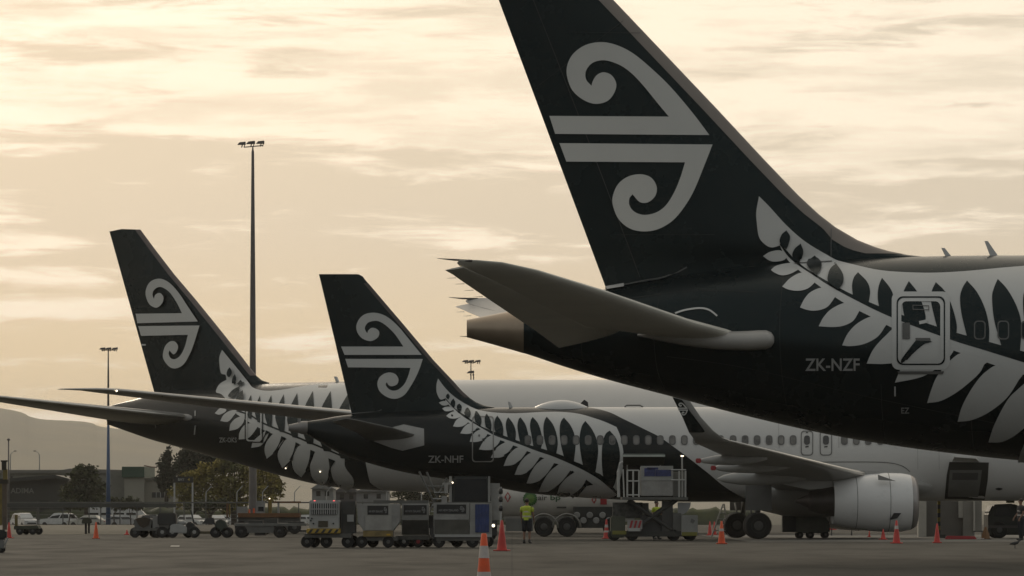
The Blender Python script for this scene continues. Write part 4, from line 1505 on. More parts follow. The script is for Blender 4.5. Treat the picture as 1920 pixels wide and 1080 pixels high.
C.text('ZK-OKS', REG, 412, 445, 820, 829, None, 0.05)
b = MB()
P4 = [C.at(631, 717), C.at(636, 717), C.at(631, 706), C.at(627, 706)]
b.hexa([(p[0], -0.05, p[2]) for p in P4] + [(p[0], 0.05, p[2]) for p in P4])
b.build('blade_antenna', WHITE, C.root)
# stabilizers
r_le, r_te = C.at(372, 784, -1.2), C.at(205, 780, -0.6)
t_le = C.at(-6, 743, -10.76)
secC = [(r_le, (r_le[0] - 7.0, -1.2, r_le[2] - 0.1), 0.10), (Vector(r_le).lerp(Vector(t_le), 0.45), Vector(r_le).lerp(Vector(t_le), 0.45) + Vector((-5.0, 0, -0.05)), 0.095),
        (t_le, (t_le[0] - 2.5, t_le[1], t_le[2]), 0.09)]
hsC = loft(secC).build('horizontal_stabilizer', mat('far stabilizer grey', (0.20, 0.195, 0.185), 0.35), C.root, 'auto')
loft(mirror(secC)).build('horizontal_stabilizer', MATS['far stabilizer grey'], C.root, 'auto')
b = MB()
b.tube([C.at(330, 780, -1.75), C.at(355, 783, -1.65), C.at(378, 785, -1.6), C.at(386, 785, -1.55)], [0.12, 0.26, 0.3, 0.16], 14)
b.build('stabilizer_root_fairing', mat('fairing dull grey', (0.27, 0.26, 0.25), 0.4), C.root, True)
C.line([(366.5, 770), (366.5, 780)], 1.8, FERN, 'trim_mark', None, 0.03)
C.line([(367, 798), (365, 815)], 2.2, REG, 'trim_mark', None, 0.03)
C.line([(292, 791), (293, 802)], 1.8, SLATE, 'trim_mark', None, 0.03)
# near wing reaching left, raked tip with a lit position lamp
w0 = Vector(C.at(120, 729.5, -32.4))
w1 = Vector(C.at(222, 731.5, -29.3))
w2 = Vector(C.at(655, 774, -20.6))
dl = (w2 - w1) / (w2.y - w1.y)


def lw(ly):
    return w1 + dl * (ly - w1.y)


secCW = [(w0, w0 + Vector((-0.5, 0, 0.0)), 0.10), (w0.lerp(w1, 0.5) + Vector((0.35, 0, 0.02)), w0.lerp(w1, 0.5) + Vector((-1.1, 0, 0)), 0.10), (w1, w1 + Vector((-2.4, 0, -0.02)), 0.10), (w2, w2 + Vector((-4.6, 0, -0.12)), 0.11),
         (lw(-10), lw(-10) + Vector((-8.2, 0, -0.3)), 0.115), (lw(-2.5), lw(-2.5) + Vector((-12.5, 0, -0.4)), 0.12)]
wC = loft(secCW, 12).build('wing', WINGGREY, C.root, 'auto')
b = MB()
q = C.at(220, 733, -29.5)
b.ell((q[0] + 0.05, q[1] - 0.1, q[2]), (0.06, 0.05, 0.05))
b.build('position_lamp', LAMP, wC, True)
for (x, y) in ((536.5, 877), (601, 883.5)):
    q = C.hit(x, y, 0.05)
    b = MB()
    b.ell(q, (0.04, 0.04, 0.04))
    b.build('service_lamp', LAMP, C.root, True)
# polished tubes, added to put the sky highlight on the leading edges
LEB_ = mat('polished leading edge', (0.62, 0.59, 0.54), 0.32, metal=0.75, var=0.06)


def highlight(secs, par, r0, r1, name='leading_edge'):
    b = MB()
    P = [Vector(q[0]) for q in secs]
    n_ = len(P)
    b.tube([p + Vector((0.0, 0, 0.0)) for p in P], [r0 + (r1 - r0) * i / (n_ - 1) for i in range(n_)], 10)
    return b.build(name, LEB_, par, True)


highlight(secCW[:5], wC, 0.04, 0.15)
highlight(secC, hsC, 0.11, 0.07)
highlight(secW[1:], wg, 0.11, 0.045)
# ------------------------------------------------------------------ buildings far behind
CORR = mat('ribbed grey cladding', (0.17, 0.17, 0.145), 0.7, var=0.1, scale=0.15, stretch=(6, 1, 0.3))
DKWALL = mat('dark grey cladding', (0.030, 0.032, 0.029), 0.7, var=0.15, scale=0.2, stretch=(5, 1, 0.3))
DKROOF = mat('dark roofing', (0.020, 0.022, 0.019), 0.6, var=0.15, scale=0.3)
BEIGE = mat('beige render', (0.20, 0.19, 0.155), 0.85, var=0.08, scale=0.2)
BEIGE2 = mat('pale render', (0.25, 0.24, 0.20), 0.85, var=0.08, scale=0.2)
GREENP = mat('green fascia', (0.012, 0.05, 0.03), 0.6, var=0.1)
NEARBLACK = mat('near black', (0.012, 0.012, 0.011), 0.7)  # near-black for vents, a door and the sign board


def bld(name, label, px, D):
    s = Sc(px, D)
    return s, thing(name, label, 'building', s.loc)


# long warehouse
s, t = bld('warehouse', 'long low grey warehouse along the skyline at far left', 120, 760)
b = MB()
s.box(b, -160, 262, 886, 1000, 0, 30)
b.build('wall', CORR, t)
b = MB()
b.prism(s.poly([(-166, 887), (-166, 881.5), (118, 881), (132, 878.5), (262, 882), (262, 887)]), -0.8, 31)
b.build('roof', mat('warehouse roof', (0.13, 0.125, 0.11), 0.6), t)
for x in (-60, -20, 22, 66, 108):
    b = MB()
    s.box(b, x - 2, x + 2, 893, 901, -0.15, 0.02)
    b.build('vent', NEARBLACK, t)
# dark building with lettering
s, t = bld('showroom', 'dark grey building with pale lettering behind the parked cars', 60, 590)
b = MB()
b.prism(s.poly([(-70, 1000), (-70, 905), (15, 903), (100, 894), (128, 900), (128, 1000)]), 0, 22)
b.build('wall', DKWALL, t)
b = MB()
b.prism(s.poly([(-74, 906.5), (-74, 900), (15, 897), (105, 890.5), (131, 897.5), (131, 902), (104, 896.5), (15, 904)]), -1.4, 23)
b.build('roof', DKROOF, t)
flat_text('ADIMA', mat('sign letters', (0.20, 0.20, 0.18), 0.6), t, s.x(20), s.x(64), s.z(925), s.z(915), -0.12)
b = MB()
s.box(b, 74, 92, 938, 985, -0.06, 0.02)
b.build('door', NEARBLACK, t)
# beige block with green fascia
s, t = bld('depot_building', 'beige block with a dark green fascia beside the conifer', 270, 640)
b = MB()
s.box(b, 233, 270, 894, 1000, 0, 18)
b.build('tower_wall', BEIGE2, t)
b = MB()
s.box(b, 229, 271, 875, 895, -0.5, 18.5)
b.build('fascia', GREENP, t)
b = MB()
s.box(b, 205, 233, 884, 1000, 2, 20)
b.build('side_wall', mat('weathered wall', (0.15, 0.15, 0.13), 0.8), t)
b = MB()
s.box(b, 270, 324, 900, 1000, 1.0, 17)
b.build('front_wall', BEIGE, t)
b = MB()
s.box(b, 270, 326, 896.5, 900, 0.6, 17.4)
b.build('roof', mat('flat roof edge', (0.09, 0.09, 0.075), 0.7), t)
for (x0, x1, y0, y1) in ((284, 316, 923, 933),):
    f = MB()
    s.box(f, x0, x1, y0, y1, 0.9, 1.02)
    w_ = f.build('window', GLASS, t)
    for k in range(1, 4):
        f = MB()
        xm = x0 + (x1 - x0) * k / 4
        s.box(f, xm - 0.5, xm + 0.5, y0, y1, 0.86, 0.90)
        f.build('mullion', GALV, w_)
b = MB()
b.tube([(s.x(270), 0, s.z(873)), (s.x(283), 0.4, s.z(875.5)), (s.x(292), 0.8, s.z(876))], 0.09, 6)
b.build('roof_pipe', mat('rusty pipe', (0.10, 0.05, 0.035), 0.7), t)
# houses further right, low on the skyline
for (px, D, x0, x1, yw, yr, col, lab) in (
        (603, 620, 585, 625, 916, 905, (0.22, 0.22, 0.21), 'small white gabled house right of the yellow tree'),
        (655, 660, 628, 672, 922, 910, (0.07, 0.065, 0.07), 'dark gabled house between two pale ones behind the baggage carts'),
        (700, 640, 668, 728, 921, 912, (0.20, 0.20, 0.20), 'pale long-roofed house low behind the baggage carts')):
    s = Sc(px, D)
    t = thing('house', lab, 'house', s.loc, 0, 'low houses beyond the fence')
    b = MB()
    s.box(b, x0, x1, yw, 1000, 0, 9)
    b.build('wall', mat('house wall ' + str(px), col, 0.8), t)
    b = MB()
    xm = (x0 + x1) / 2
    b.prism(s.poly([(x0 - 3, yw + 0.6), (xm - 5, yr), (xm + 5, yr), (x1 + 3, yw + 0.6)]), -0.6, 9.6)
    b.build('roof', mat('house roof ' + str(px), tuple(c * 0.7 + 0.02 for c in col), 0.7), t)
    for k in (0.3, 0.7):
        b = MB()
        xx = x0 + (x1 - x0) * k
        s.box(b, xx - 4, xx + 4, yw + 5, yw + 14, -0.05, 0.02)
        b.build('window', GLASS, t)

# ------------------------------------------------------------------ trees
BARK = mat('bark', (0.045, 0.035, 0.025), 0.9, var=0.2, scale=3)


def tree(name, label, px, D, blobs, n, size, m, base=985, trunk_r=0.28, group='trees beyond the fence', tall=0.3):
    """blobs: (px, py, rx, ry) lobes of the crown in picture points"""
    s = Sc(px, D)
    t = thing(name, label, 'tree', s.loc, 0, group)
    rd = random.Random(px * 7 + n)
    L = [(s.x(a), s.z(b_), rx * s.k, ry * s.k) for a, b_, rx, ry in blobs]
    top = max(l[1] for l in L)
    tr = MB()
    tr.tube([(0, 0, -0.9), (rd.uniform(-.2, .2), 0, top * 0.3), (rd.uniform(-.3, .3), 0.2, top * 0.6), (L[0][0] * 0.5, 0, top * 0.85)], [trunk_r, trunk_r * 0.8, trunk_r * 0.5, 0.04], 8)
    for (x, z, rx, rz_) in L:
        z0 = min(z, top * 0.7) * 0.55
        tr.tube([(0, 0, z0), (x * 0.55, rd.uniform(-1, 1), (z0 + z) / 2), (x, rd.uniform(-.6, .6), z)], [trunk_r * 0.5, trunk_r * 0.28, 0.03], 6)
    tr.build('trunk', BARK, t, True)
    vs, fs = [], []
    tot = sum(l[2] * l[3] for l in L)
    for (x, z, rx, rz_) in L:
        k = int(n * rx * rz_ / tot)
        # twig clumps first, leaves round each clump
        nc = max(6, k // 26)
        for c in range(nc):
            while True:
                p = Vector((rd.uniform(-1, 1), rd.uniform(-1, 1), rd.uniform(-1, 1)))
                if 0.15 < p.length < 1.0:
                    break
            p = p * (0.55 + 0.45 * rd.random()) / max(p.length, 0.5) * min(1, p.length + 0.25)
            cc = Vector((x + p.x * rx, p.y * rx * 0.8, z + p.z * rz_))
            cr = rd.uniform(0.14, 0.30) * min(rx, rz_) + size
            for _ in range(k // nc):
                q = cc + Vector((rd.gauss(0, 1), rd.gauss(0, 1), rd.gauss(0, 0.8))) * cr * 0.55
                d1 = Vector((rd.gauss(0, 1), rd.gauss(0, 1), rd.gauss(0, 0.6))).normalized()
                d2 = d1.cross(Vector((rd.gauss(0, 1), rd.gauss(0, 1), rd.gauss(0, 1)))).normalized()
                a = size * rd.uniform(0.6, 1.3)
                o = len(vs)
                vs += [q - d1 * a, q + d2 * a * 0.5, q + d1 * a, q - d2 * a * 0.5]
                fs.append((o, o + 1, o + 2, o + 3))
    c = MB()
    c.add(vs, fs)
    cr_ = c.build('crown', m, t, fix=False)
    return t


LEAFD = mat('dark leaves', (0.030, 0.040, 0.018), 0.8, var=0.3, scale=0.35, island=0.5, col2=(0.05, 0.055, 0.02))
LEAFC = mat('conifer leaves', (0.020, 0.026, 0.015), 0.85, var=0.3, scale=0.5, island=0.5)
LEAFY = mat('autumn leaves', (0.11, 0.115, 0.028), 0.8, var=0.35, scale=0.22, island=0.3, col2=(0.21, 0.165, 0.035))
tree('leafy_tree', 'round dark green tree in front of the dark lettered building', 160, 545, [(150, 892, 20, 17), (165, 887, 17, 13), (155, 915, 32, 22), (180, 918, 24, 20), (136, 925, 22, 20), (168, 938, 34, 16)], 5200, 0.26, LEAFD)
tree('conifer_tree', 'ragged dark conifer standing against the hazy hill', 314, 600, [(315, 846, 4, 7), (313, 858, 8, 8), (311, 872, 12, 10), (316, 886, 15, 10), (309, 897, 18, 10), (316, 912, 20, 12), (330, 878, 9, 8)], 3600, 0.26, LEAFC)
tree('conifer_tree', 'tall dark evergreen mass between the conifer and the yellow tree', 362, 585, [(352, 850, 18, 14), (372, 858, 26, 16), (345, 870, 16, 16), (385, 872, 26, 16), (362, 890, 30, 20), (395, 850, 20, 12), (410, 868, 22, 18)], 5600, 0.27, LEAFC)
tree('autumn_tree', 'big spreading yellow-green autumn tree under the farthest airliner', 440, 520, [(415, 872, 26, 12), (385, 884, 24, 14), (440, 876, 30, 14), (470, 885, 28, 15), (500, 898, 26, 17), (520, 912, 18, 16), (358, 902, 26, 18), (400, 905, 34, 22), (445, 908, 38, 24), (490, 924, 36, 22), (345, 925, 26, 22), (380, 936, 36, 20), (430, 942, 40, 18)], 11000, 0.24, LEAFY, trunk_r=0.4)
tree('hedge_tree', 'low olive green bushy tree right of the pale house', 790, 560, [(760, 925, 26, 12), (790, 922, 30, 14), (820, 926, 26, 12), (775, 940, 34, 12), (810, 942, 34, 12)], 3600, 0.24, mat('olive leaves', (0.045, 0.048, 0.017), 0.8, var=0.3, scale=0.4, island=0.45))
tree('hedge_tree', 'small dark shrub at the foot of the yellow tree', 395, 500, [(385, 948, 26, 9), (415, 946, 26, 9), (360, 950, 22, 8)], 1900, 0.2, LEAFD)
for i, (x, lab) in enumerate(((128, 'low bush left of the round dark green tree'), (215, 'low bush at the foot of the blue mast'), (246, 'low bush below the green fascia'))):
    tree('bush', lab, x, 530, [(x, 944, 17, 10), (x + 10, 948, 15, 8)], 900, 0.2, LEAFD, trunk_r=0.08, group='low bushes by the fence')

# ------------------------------------------------------------------ masts and lamps


def floodhead(t, s, px, py, w, h, tilt):
    """lamp housing on a bracket"""
    b = MB()
    b.prism(s.poly([(px - w / 2, py + h * (0.5 - tilt)), (px - w / 2 + w * 0.28, py - h * 0.3), (px + w / 2, py - h * 0.5), (px + w / 2, py + h * 0.35)]), -0.35, 0.35)
    hd = b.build('flood_lamp', MASTB, t)
    b = MB()
    b.bar((s.x(px + w * 0.1), 0, s.z(py + h * 0.4)), (s.x(px), 0, s.z(py + h * 1.3)), 0.05, 6)
    b.bar((s.x(px + w * 0.4), 0, s.z(py + h * 0.3)), (s.x(px + w * 0.3), 0, s.z(py + h * 1.3)), 0.04, 6)
    b.build('bracket', MASTB, hd)


s = Sc(474, 400)
t = thing('floodlight_mast', 'very tall tapering floodlight mast with three lamps in open sky', 'light mast', s.loc, 0, 'apron floodlight masts')
b = MB()
b.tube([(0, 0, -0.86), (0, 0, s.z(870)), (0, 0, s.z(560)), (0, 0, s.z(285)), (0, 0, s.z(280)), (0, 0, s.z(274))], [0.38, 0.33, 0.24, 0.12, 0.07, 0.05], 14)
b.build('pole', MASTB, t, 'auto')
b = MB()
b.bar((s.x(458), 0, s.z(276)), (s.x(492), 0, s.z(273)), 0.05, 6)
b.build('crossbar', MASTB, t)
for x, y, w in ((453, 269, 15), (470, 267.5, 16), (488, 267, 15)):
    floodhead(t, s, x, y, w, 6, 0.1)
b = MB()
b.box(-0.5, 0.5, -0.5, 0.5, -0.86, 0.3)
b.build('base_plinth', CONC, t, bevel=0.05)

s = Sc(203, 430)
t = thing('floodlight_mast', 'slim floodlight mast with blue painted lower half at left', 'light mast', s.loc, 0, 'apron floodlight masts')
b = MB()
b.tube([(0, 0, s.z(797)), (0, 0, s.z(700)), (0, 0, s.z(656))], [0.12, 0.085, 0.055], 12)
b.build('pole', MASTB, t, True)
b = MB()
b.tube([(0, 0, -0.86), (0, 0, s.z(900)), (0, 0, s.z(797))], [0.24, 0.19, 0.121], 12)
b.build('pole_foot', MASTBLUE, t, True)
b = MB()
b.bar((s.x(190), 0, s.z(656.5)), (s.x(216), 0, s.z(656.5)), 0.05, 6)
b.build('crossbar', MASTB, t)
for x in (192, 203, 215):
    floodhead(t, s, x, 653.5, 11, 4, 0.05)

s = Sc(883, 420)
t = thing('floodlight_mast', 'floodlight mast top showing above the white fuselage, two lamp tiers', 'light mast', s.loc, 0, 'apron floodlight masts')
b = MB()
b.tube([(0, 0, -0.86), (0, 0, s.z(720)), (0, 0, s.z(677))], [0.2, 0.06, 0.045], 10)
b.build('pole', MASTB, t, True)
b = MB()
b.bar((s.x(874), 0, s.z(680)), (s.x(892), 0, s.z(680)), 0.04, 6)
b.build('crossbar', MASTB, t)
for x in (872, 883, 895):
    floodhead(t, s, x, 677, 12, 4, 0.0)
floodhead(t, s, 882, 697.5, 14, 5, 0.0)
b = MB()
b.bar((s.x(888), 0.1, -0.86), (s.x(888), 0.1, s.z(701)), 0.05, 6)
b.build('cable_pipe', MASTB, t)

s = Sc(16, 500)
t = thing('street_lamp', 'thin dark pole with small round top at left edge', 'street lamp', s.loc, 0, 'street lamps by the road')
b = MB()
b.tube([(0, 0, -0.86), (0, 0, s.z(824))], [0.14, 0.07], 8)
b.build('pole', MASTB, t, True)
b = MB()
b.lathe([(0.1, s.z(826)), (0.22, s.z(825)), (0.1, s.z(822))], 'z', (0, 0, 0), 10)
b.build('lamp_head', MASTB, t, True)
for px, dx, lab in ((19.5, 9, 'curved street lamp leaning right at far left'), (74, -9, 'curved street lamp leaning left over the warehouse')):
    s = Sc(px, 800)
    t = thing('street_lamp', lab, 'street lamp', s.loc, 0, 'street lamps by the road')
    b = MB()
    b.tube([(0, 0, -0.86), (0, 0, s.z(853)), (s.x(px + dx * 0.25), 0, s.z(849)), (s.x(px + dx * 0.8), 0, s.z(846))], [0.12, 0.09, 0.07, 0.05], 8)
    b.build('pole', GALV, t, True)
    b = MB()
    b.ell((s.x(px + dx), 0, s.z(845.5)), (0.28, 0.15, 0.1))
    b.build('lamp_head', MASTB, t, True)
# yellow marker column at the left edge
s = Sc(9, 290)
t = thing('warning_post', 'yellow and brown warning post with dark cap at left edge', 'post', s.loc)
OCHRE = mat('faded ochre', (0.17, 0.13, 0.03), 0.7, var=0.3, scale=1.5)
b = MB()
s.box(b, 5, 13, 905, 994, -0.12, 0.12)
b.build('column', mat('brown post', (0.10, 0.075, 0.055), 0.7, var=0.25, scale=2), t)
b = MB()
s.box(b, 6, 14, 880, 905, -0.1, 0.1)
b.build('yellow_section', OCHRE, t)
b = MB()
s.box(b, 3.5, 12, 864, 881, -0.15, 0.15)
s.box(b, 2, 14, 863, 866, -0.18, 0.18)
b.build('cap', mat('cap brown', (0.03, 0.024, 0.016), 0.7), t)
b = MB()
s.box(b, 0, 17, 899, 907, -0.2, 0.2)
b.build('bracket', mat('cap brown', (0.03, 0.024, 0.016), 0.7), t)
b = MB()
s.box(b, -1, 4, 905, 985, -0.08, 0.08)
b.build('yellow_leg', OCHRE, t)

# gantry sign
s = Sc(340, 470)
t = thing('gate_sign', 'black sign board on two grey posts in front of the yellow tree', 'sign', s.loc)
for x in (327, 361):
    b = MB()
    b.bar((s.x(x), 0, -0.86), (s.x(x), 0, s.z(904)), 0.09, 8)
    b.build('post', GALV, t)
b = MB()
s.box(b, 325.5, 362, 893.5, 905, -0.12, 0.12)
b.build('board', NEARBLACK, t)
flat_text('BAY', mat('sign white', (0.30, 0.30, 0.28), 0.6), t, s.x(334), s.x(346), s.z(901.5), s.z(896.5), -0.13)
flat_text('4', mat('sign amber', (0.45, 0.32, 0.04), 0.6), t, s.x(352), s.x(356), s.z(901.5), s.z(896.5), -0.13)
b = MB()
for x, y in ((303, 878), (323, 889)):
    b2 = MB()
    b2.box(s.x(x) - 0.16, s.x(x) + 0.16, -0.1, 0.1, s.z(y) - 0.06, s.z(y) + 0.06)
# ------------------------------------------------------------------ perimeter fence
s = Sc(240, 405)
t = thing('perimeter_fence', 'long security fence with dark top rail and angled post arms', 'fence', s.loc)
b = MB()
s.box(b, -200, 330, 944, 951, -0.05, 0.05)
b.build('rail', mat('fence rail dark', (0.05, 0.052, 0.047), 0.7, var=0.15), t)
b = MB()
s.box(b, -200, 950, 941, 943.5, -0.05, 0.05)
b.build('rail', mat('fence rail pale', (0.11, 0.11, 0.10), 0.7), t)
posts = [-150, -100, -52, 5, 70, 73, 118, 167, 189, 225, 257, 300, 345, 386, 444, 503, 560, 620, 680, 740, 800, 860]
pm = MB()
pm.bar((0, 0, -0.86), (0, 0, 2.0), 0.05, 6)
p0 = pm.build('post', mat('fence post', (0.075, 0.075, 0.07), 0.7), t)
am = MB()
am.bar((0, 0, 2.0), (0.02, 0, 2.85), 0.045, 6)
am.bar((0.02, 0, 2.85), (0.52, 0, 3.4), 0.04, 6)
a0 = am.build('arm', GALV, t)
for i, x in enumerate(posts):
    if i == 0:
        p0.location = (s.x(x), 0, 0)
    else:
        copy_part(p0, t, (s.x(x), 0, 0))
for i, x in enumerate((386, 444, 492, 552, 612, 725, 790)):
    if i == 0:
        a0.location = (s.x(x), 0, 0)
    else:
        copy_part(a0, t, (s.x(x), 0, 0))
w = MB()
for k in range(7):
    z = -0.5 + k * 0.33
    w.bar((s.x(-200), 0.03, z), (s.x(950), 0.03, z), 0.006, 4)
wr = w.build('wire_mesh', GALV, t)
wr['kind'] = 'stuff'
# dark hedge/embankment band behind the cars
b = MB()
s2 = Sc(200, 512)
rdm = random.Random(5)
vs, fs = [], []
for i in range(150):
    x = -80 + i * 0.75
    h = 1.7 + rdm.uniform(-.25, .35)
    for j in range(4):
        vs.append((x + rdm.uniform(-.2, .2), [-.9, -.7, 0.5, 1.5][j] + rdm.uniform(-.2, .2), [-0.9, h * 0.7 - .3, h - .3, h * 0.8 - .3][j]))
for i in range(149):
    for j in range(3):
        fs.append((i * 4 + j, i * 4 + j + 1, (i + 1) * 4 + j + 1, (i + 1) * 4 + j))
b.add(vs, fs)
hd = b.build('hedge', LEAFD, None, True, fix=False)
hd.location = (0, 590, 0)
tag(hd, 'dark clipped hedge running behind the parked cars', 'hedge')

# ------------------------------------------------------------------ parked cars


def car(label, px, D, rz, body, kind, L=4.5, W=1.8):
    s = Sc(px, D)
    t = thing('parked_car', label, 'car', (s.loc[0], s.loc[1], -0.848), rz, 'cars parked behind the fence')
    H = {'suv': 1.72, 'sedan': 1.46, 'hatch': 1.5}[kind]
    h1 = 0.98 if kind == 'suv' else 0.86
    hl = L / 2
    if kind == 'suv':
        low = [(-hl, 0.35), (hl, 0.35), (hl + 0.02, 0.75), (hl - 0.25, h1 - 0.02), (hl - 1.2, h1 + 0.06), (-hl + 0.1, h1 + 0.08), (-hl - 0.02, 0.7)]
        cab = [(hl - 1.25, h1 + 0.03), (hl - 1.95, H - 0.04), (hl - 2.4, H), (-hl + 0.7, H - 0.02), (-hl + 0.3, H - 0.12), (-hl + 0.08, h1 + 0.05)]
    elif kind == 'sedan':
        low = [(-hl, 0.32), (hl, 0.32), (hl + 0.02, 0.62), (hl - 0.3, h1 - 0.1), (hl - 1.3, h1 + 0.02), (-hl + 0.8, h1 + 0.06), (-hl + 0.05, h1), (-hl - 0.02, 0.6)]
        cab = [(hl - 1.25, h1), (hl - 2.1, H - 0.03), (hl - 2.5, H), (-hl + 1.3, H - 0.03), (-hl + 0.55, h1 + 0.04)]
    else:
        low = [(-hl, 0.32), (hl, 0.32), (hl + 0.02, 0.62), (hl - 0.25, h1 - 0.08), (hl - 1.0, h1 + 0.02), (-hl + 0.1, h1 + 0.06), (-hl - 0.02, 0.6)]
        cab = [(hl - 1.0, h1), (hl - 1.8, H - 0.03), (hl - 2.3, H), (-hl + 0.5, H - 0.06), (-hl + 0.06, h1 + 0.02)]
    b = MB()
    b.prism(low, -W / 2, W / 2)
    bo = b.build('body', body, t, bevel=0.07)
    n_ = len(cab)
    cx_ = sum(p[0] for p in cab) / n_
    b = MB()
    vs = [(x, -W / 2 + 0.06 + (0.16 if z > h1 + 0.2 else 0), z) for x, z in cab] + [(x, W / 2 - 0.06 - (0.16 if z > h1 + 0.2 else 0), z) for x, z in cab]
    fs = [tuple(range(n_)), tuple(range(2 * n_ - 1, n_ - 1, -1))] + [((i + 1) % n_, i, n_ + i, n_ + (i + 1) % n_) for i in range(n_)]
    b.add(vs, fs)
    b.build('cabin', body, t, bevel=0.05)
    # side glass, windscreen, rear glass: slightly proud of the cabin
    zc2, zt = h1 + 0.1, H - 0.16
    xf, xr = cab[0][0], cab[-1][0]
    xtf, xtr = cab[1][0], cab[-2][0]
    for sd_ in (-1, 1):
        for u0, u1 in ((0.06, 0.47), (0.52, 0.93)):
            b = MB()
            q = []
            for (u, up) in ((u0, 0), (u1, 0), (u1, 1), (u0, 1)):
                xa = (xf + (xr - xf) * u) if not up else (xtf + (xtr - xtf) * u)
                q.append((xa, sd_ * (W / 2 - 0.055 - (0.15 if up else 0.02)) * 1.015, zt if up else zc2))
            b.add(q, [(0, 1, 2, 3)])
            b.build('side_window', GLASS, t, fix=False)
    for xa, xb, nm in ((xf, xtf, 'windscreen'), (xr, xtr, 'rear_window')):
        b = MB()
        sg = 0.035 if nm == 'windscreen' else -0.035
        b.add([(xa + (xb - xa) * 0.15 + sg, -W * 0.41, zc2), (xa + (xb - xa) * 0.15 + sg, W * 0.41, zc2), (xa + (xb - xa) * 0.9 + sg, W * 0.34, zt), (xa + (xb - xa) * 0.9 + sg, -W * 0.34, zt)], [(0, 1, 2, 3)])
        b.build(nm, GLASS, t, fix=False)
    for sx in (-1, 1):
        for sy in (-1, 1):
            wheel(t, (sx * (hl - 0.85), sy * (W / 2 - 0.1), 0.33), 0.33, 0.22)
            b = MB()
            b.box(sx * (hl - 0.06) - 0.05, sx * (hl - 0.06) + 0.1 * 0.6, sy * W * 0.36 - 0.2, sy * W * 0.36 + 0.2, 0.64, 0.78)
            b.build('headlight' if sx > 0 else 'tail_light', STEEL if sx > 0 else REDP, t)
    for sy in (-1, 1):
        b = MB()
        b.box(xf - 0.25, xf - 0.1, sy * (W / 2 + 0.06) - 0.08, sy * (W / 2 + 0.06) + 0.08, h1 + 0.06, h1 + 0.2)
        b.build('wing_mirror', body, t)
    b = MB()
    b.box(hl - 0.02, hl + 0.035, -0.55, 0.55, 0.42, 0.6)
    b.build('grille', DARKM, t)
    return t


CW = mat('car white', (0.55, 0.55, 0.53), 0.25, var=0.03)
CS = mat('car silver', (0.40, 0.40, 0.39), 0.3, metal=0.1, var=0.04)
CB = mat('car champagne', (0.46, 0.445, 0.39), 0.3, metal=0.1, var=0.04)
CD = mat('car charcoal', (0.03, 0.032, 0.035), 0.25, var=0.05)
car('silver car cut by the left edge of the picture', 2, 544, R(12), CS, 'sedan')
car('white off-roader facing the camera, second car from left', 46, 532, R(-62), CW, 'suv')
car('large white off-roader parked side on, tallest of the cars', 108, 544, R(160), CW, 'suv', 4.3)
car('champagne saloon between the white off-roader and the blue mast', 165, 542, R(165), CB, 'sedan', 4.8)
car('silver hatchback right of the blue mast', 232, 544, R(15), CS, 'hatch', 4.3)
car('white hatchback behind the white tractor', 362, 540, R(-40), CW, 'hatch', 4.2)
car('white saloon behind the dark green ground vehicle', 408, 532, R(-65), CW, 'sedan', 4.4)
car('white off-roader left of the tall mast', 438, 544, R(12), CW, 'hatch', 4.3)
car('white car behind the yellow loader', 540, 547, R(8), CW, 'sedan', 4.6)
car('silver saloon between the dark green vehicle and the tall mast', 478, 548, R(20), CS, 'sedan', 4.5)
car('white hatchback right of the yellow loader', 586, 552, R(-15), CW, 'hatch', 4.2)
car('dark hatchback half hidden behind the hopper trailer', 285, 550, R(30), CD, 'hatch', 4.1)
car('pale saloon squeezed between the large off-roader and the saloon', 132, 560, R(70), CS, 'sedan', 4.4)
car('white hatchback nose on right of the panel van', 306, 556, R(-70), CW, 'hatch', 4.0)
# panel van behind the cars
s = Sc(215, 560)
t = thing('panel_van', 'long white panel van parked behind the saloon and blue mast', 'van', s.loc, 0, 'cars parked behind the fence')
b = MB()
b.prism(s.poly([(161, 982), (161, 953), (164, 950.5), (258, 950.5), (262, 953), (275, 966), (281, 971), (281, 982)]), -1.0, 1.0)
b.build('body', CW, t, bevel=0.08)
for x0, x1 in ((166, 186), (190, 210), (214, 234), (238, 256)):
    b = MB()
    s.box(b, x0, x1, 961.5, 966, -1.03, -0.98)
    b.build('side_stripe_window', GLASS, t)
b = MB()
b.add([(s.x(263), -0.85, s.z(956)), (s.x(263), 0.85, s.z(956)), (s.x(273.5), 0.9, s.z(966)), (s.x(273.5), -0.9, s.z(966))], [(0, 1, 2, 3)])
b.v = [(x + 0.06, y, z + 0.04) for x, y, z in b.v]
b.build('windscreen', GLASS, t, fix=False)
for x in (178, 264):
    for y in (-0.85, 0.85):
        wheel(t, (s.x(x), y, -0.49), 0.36, 0.24)
# ------------------------------------------------------------------ traffic cones


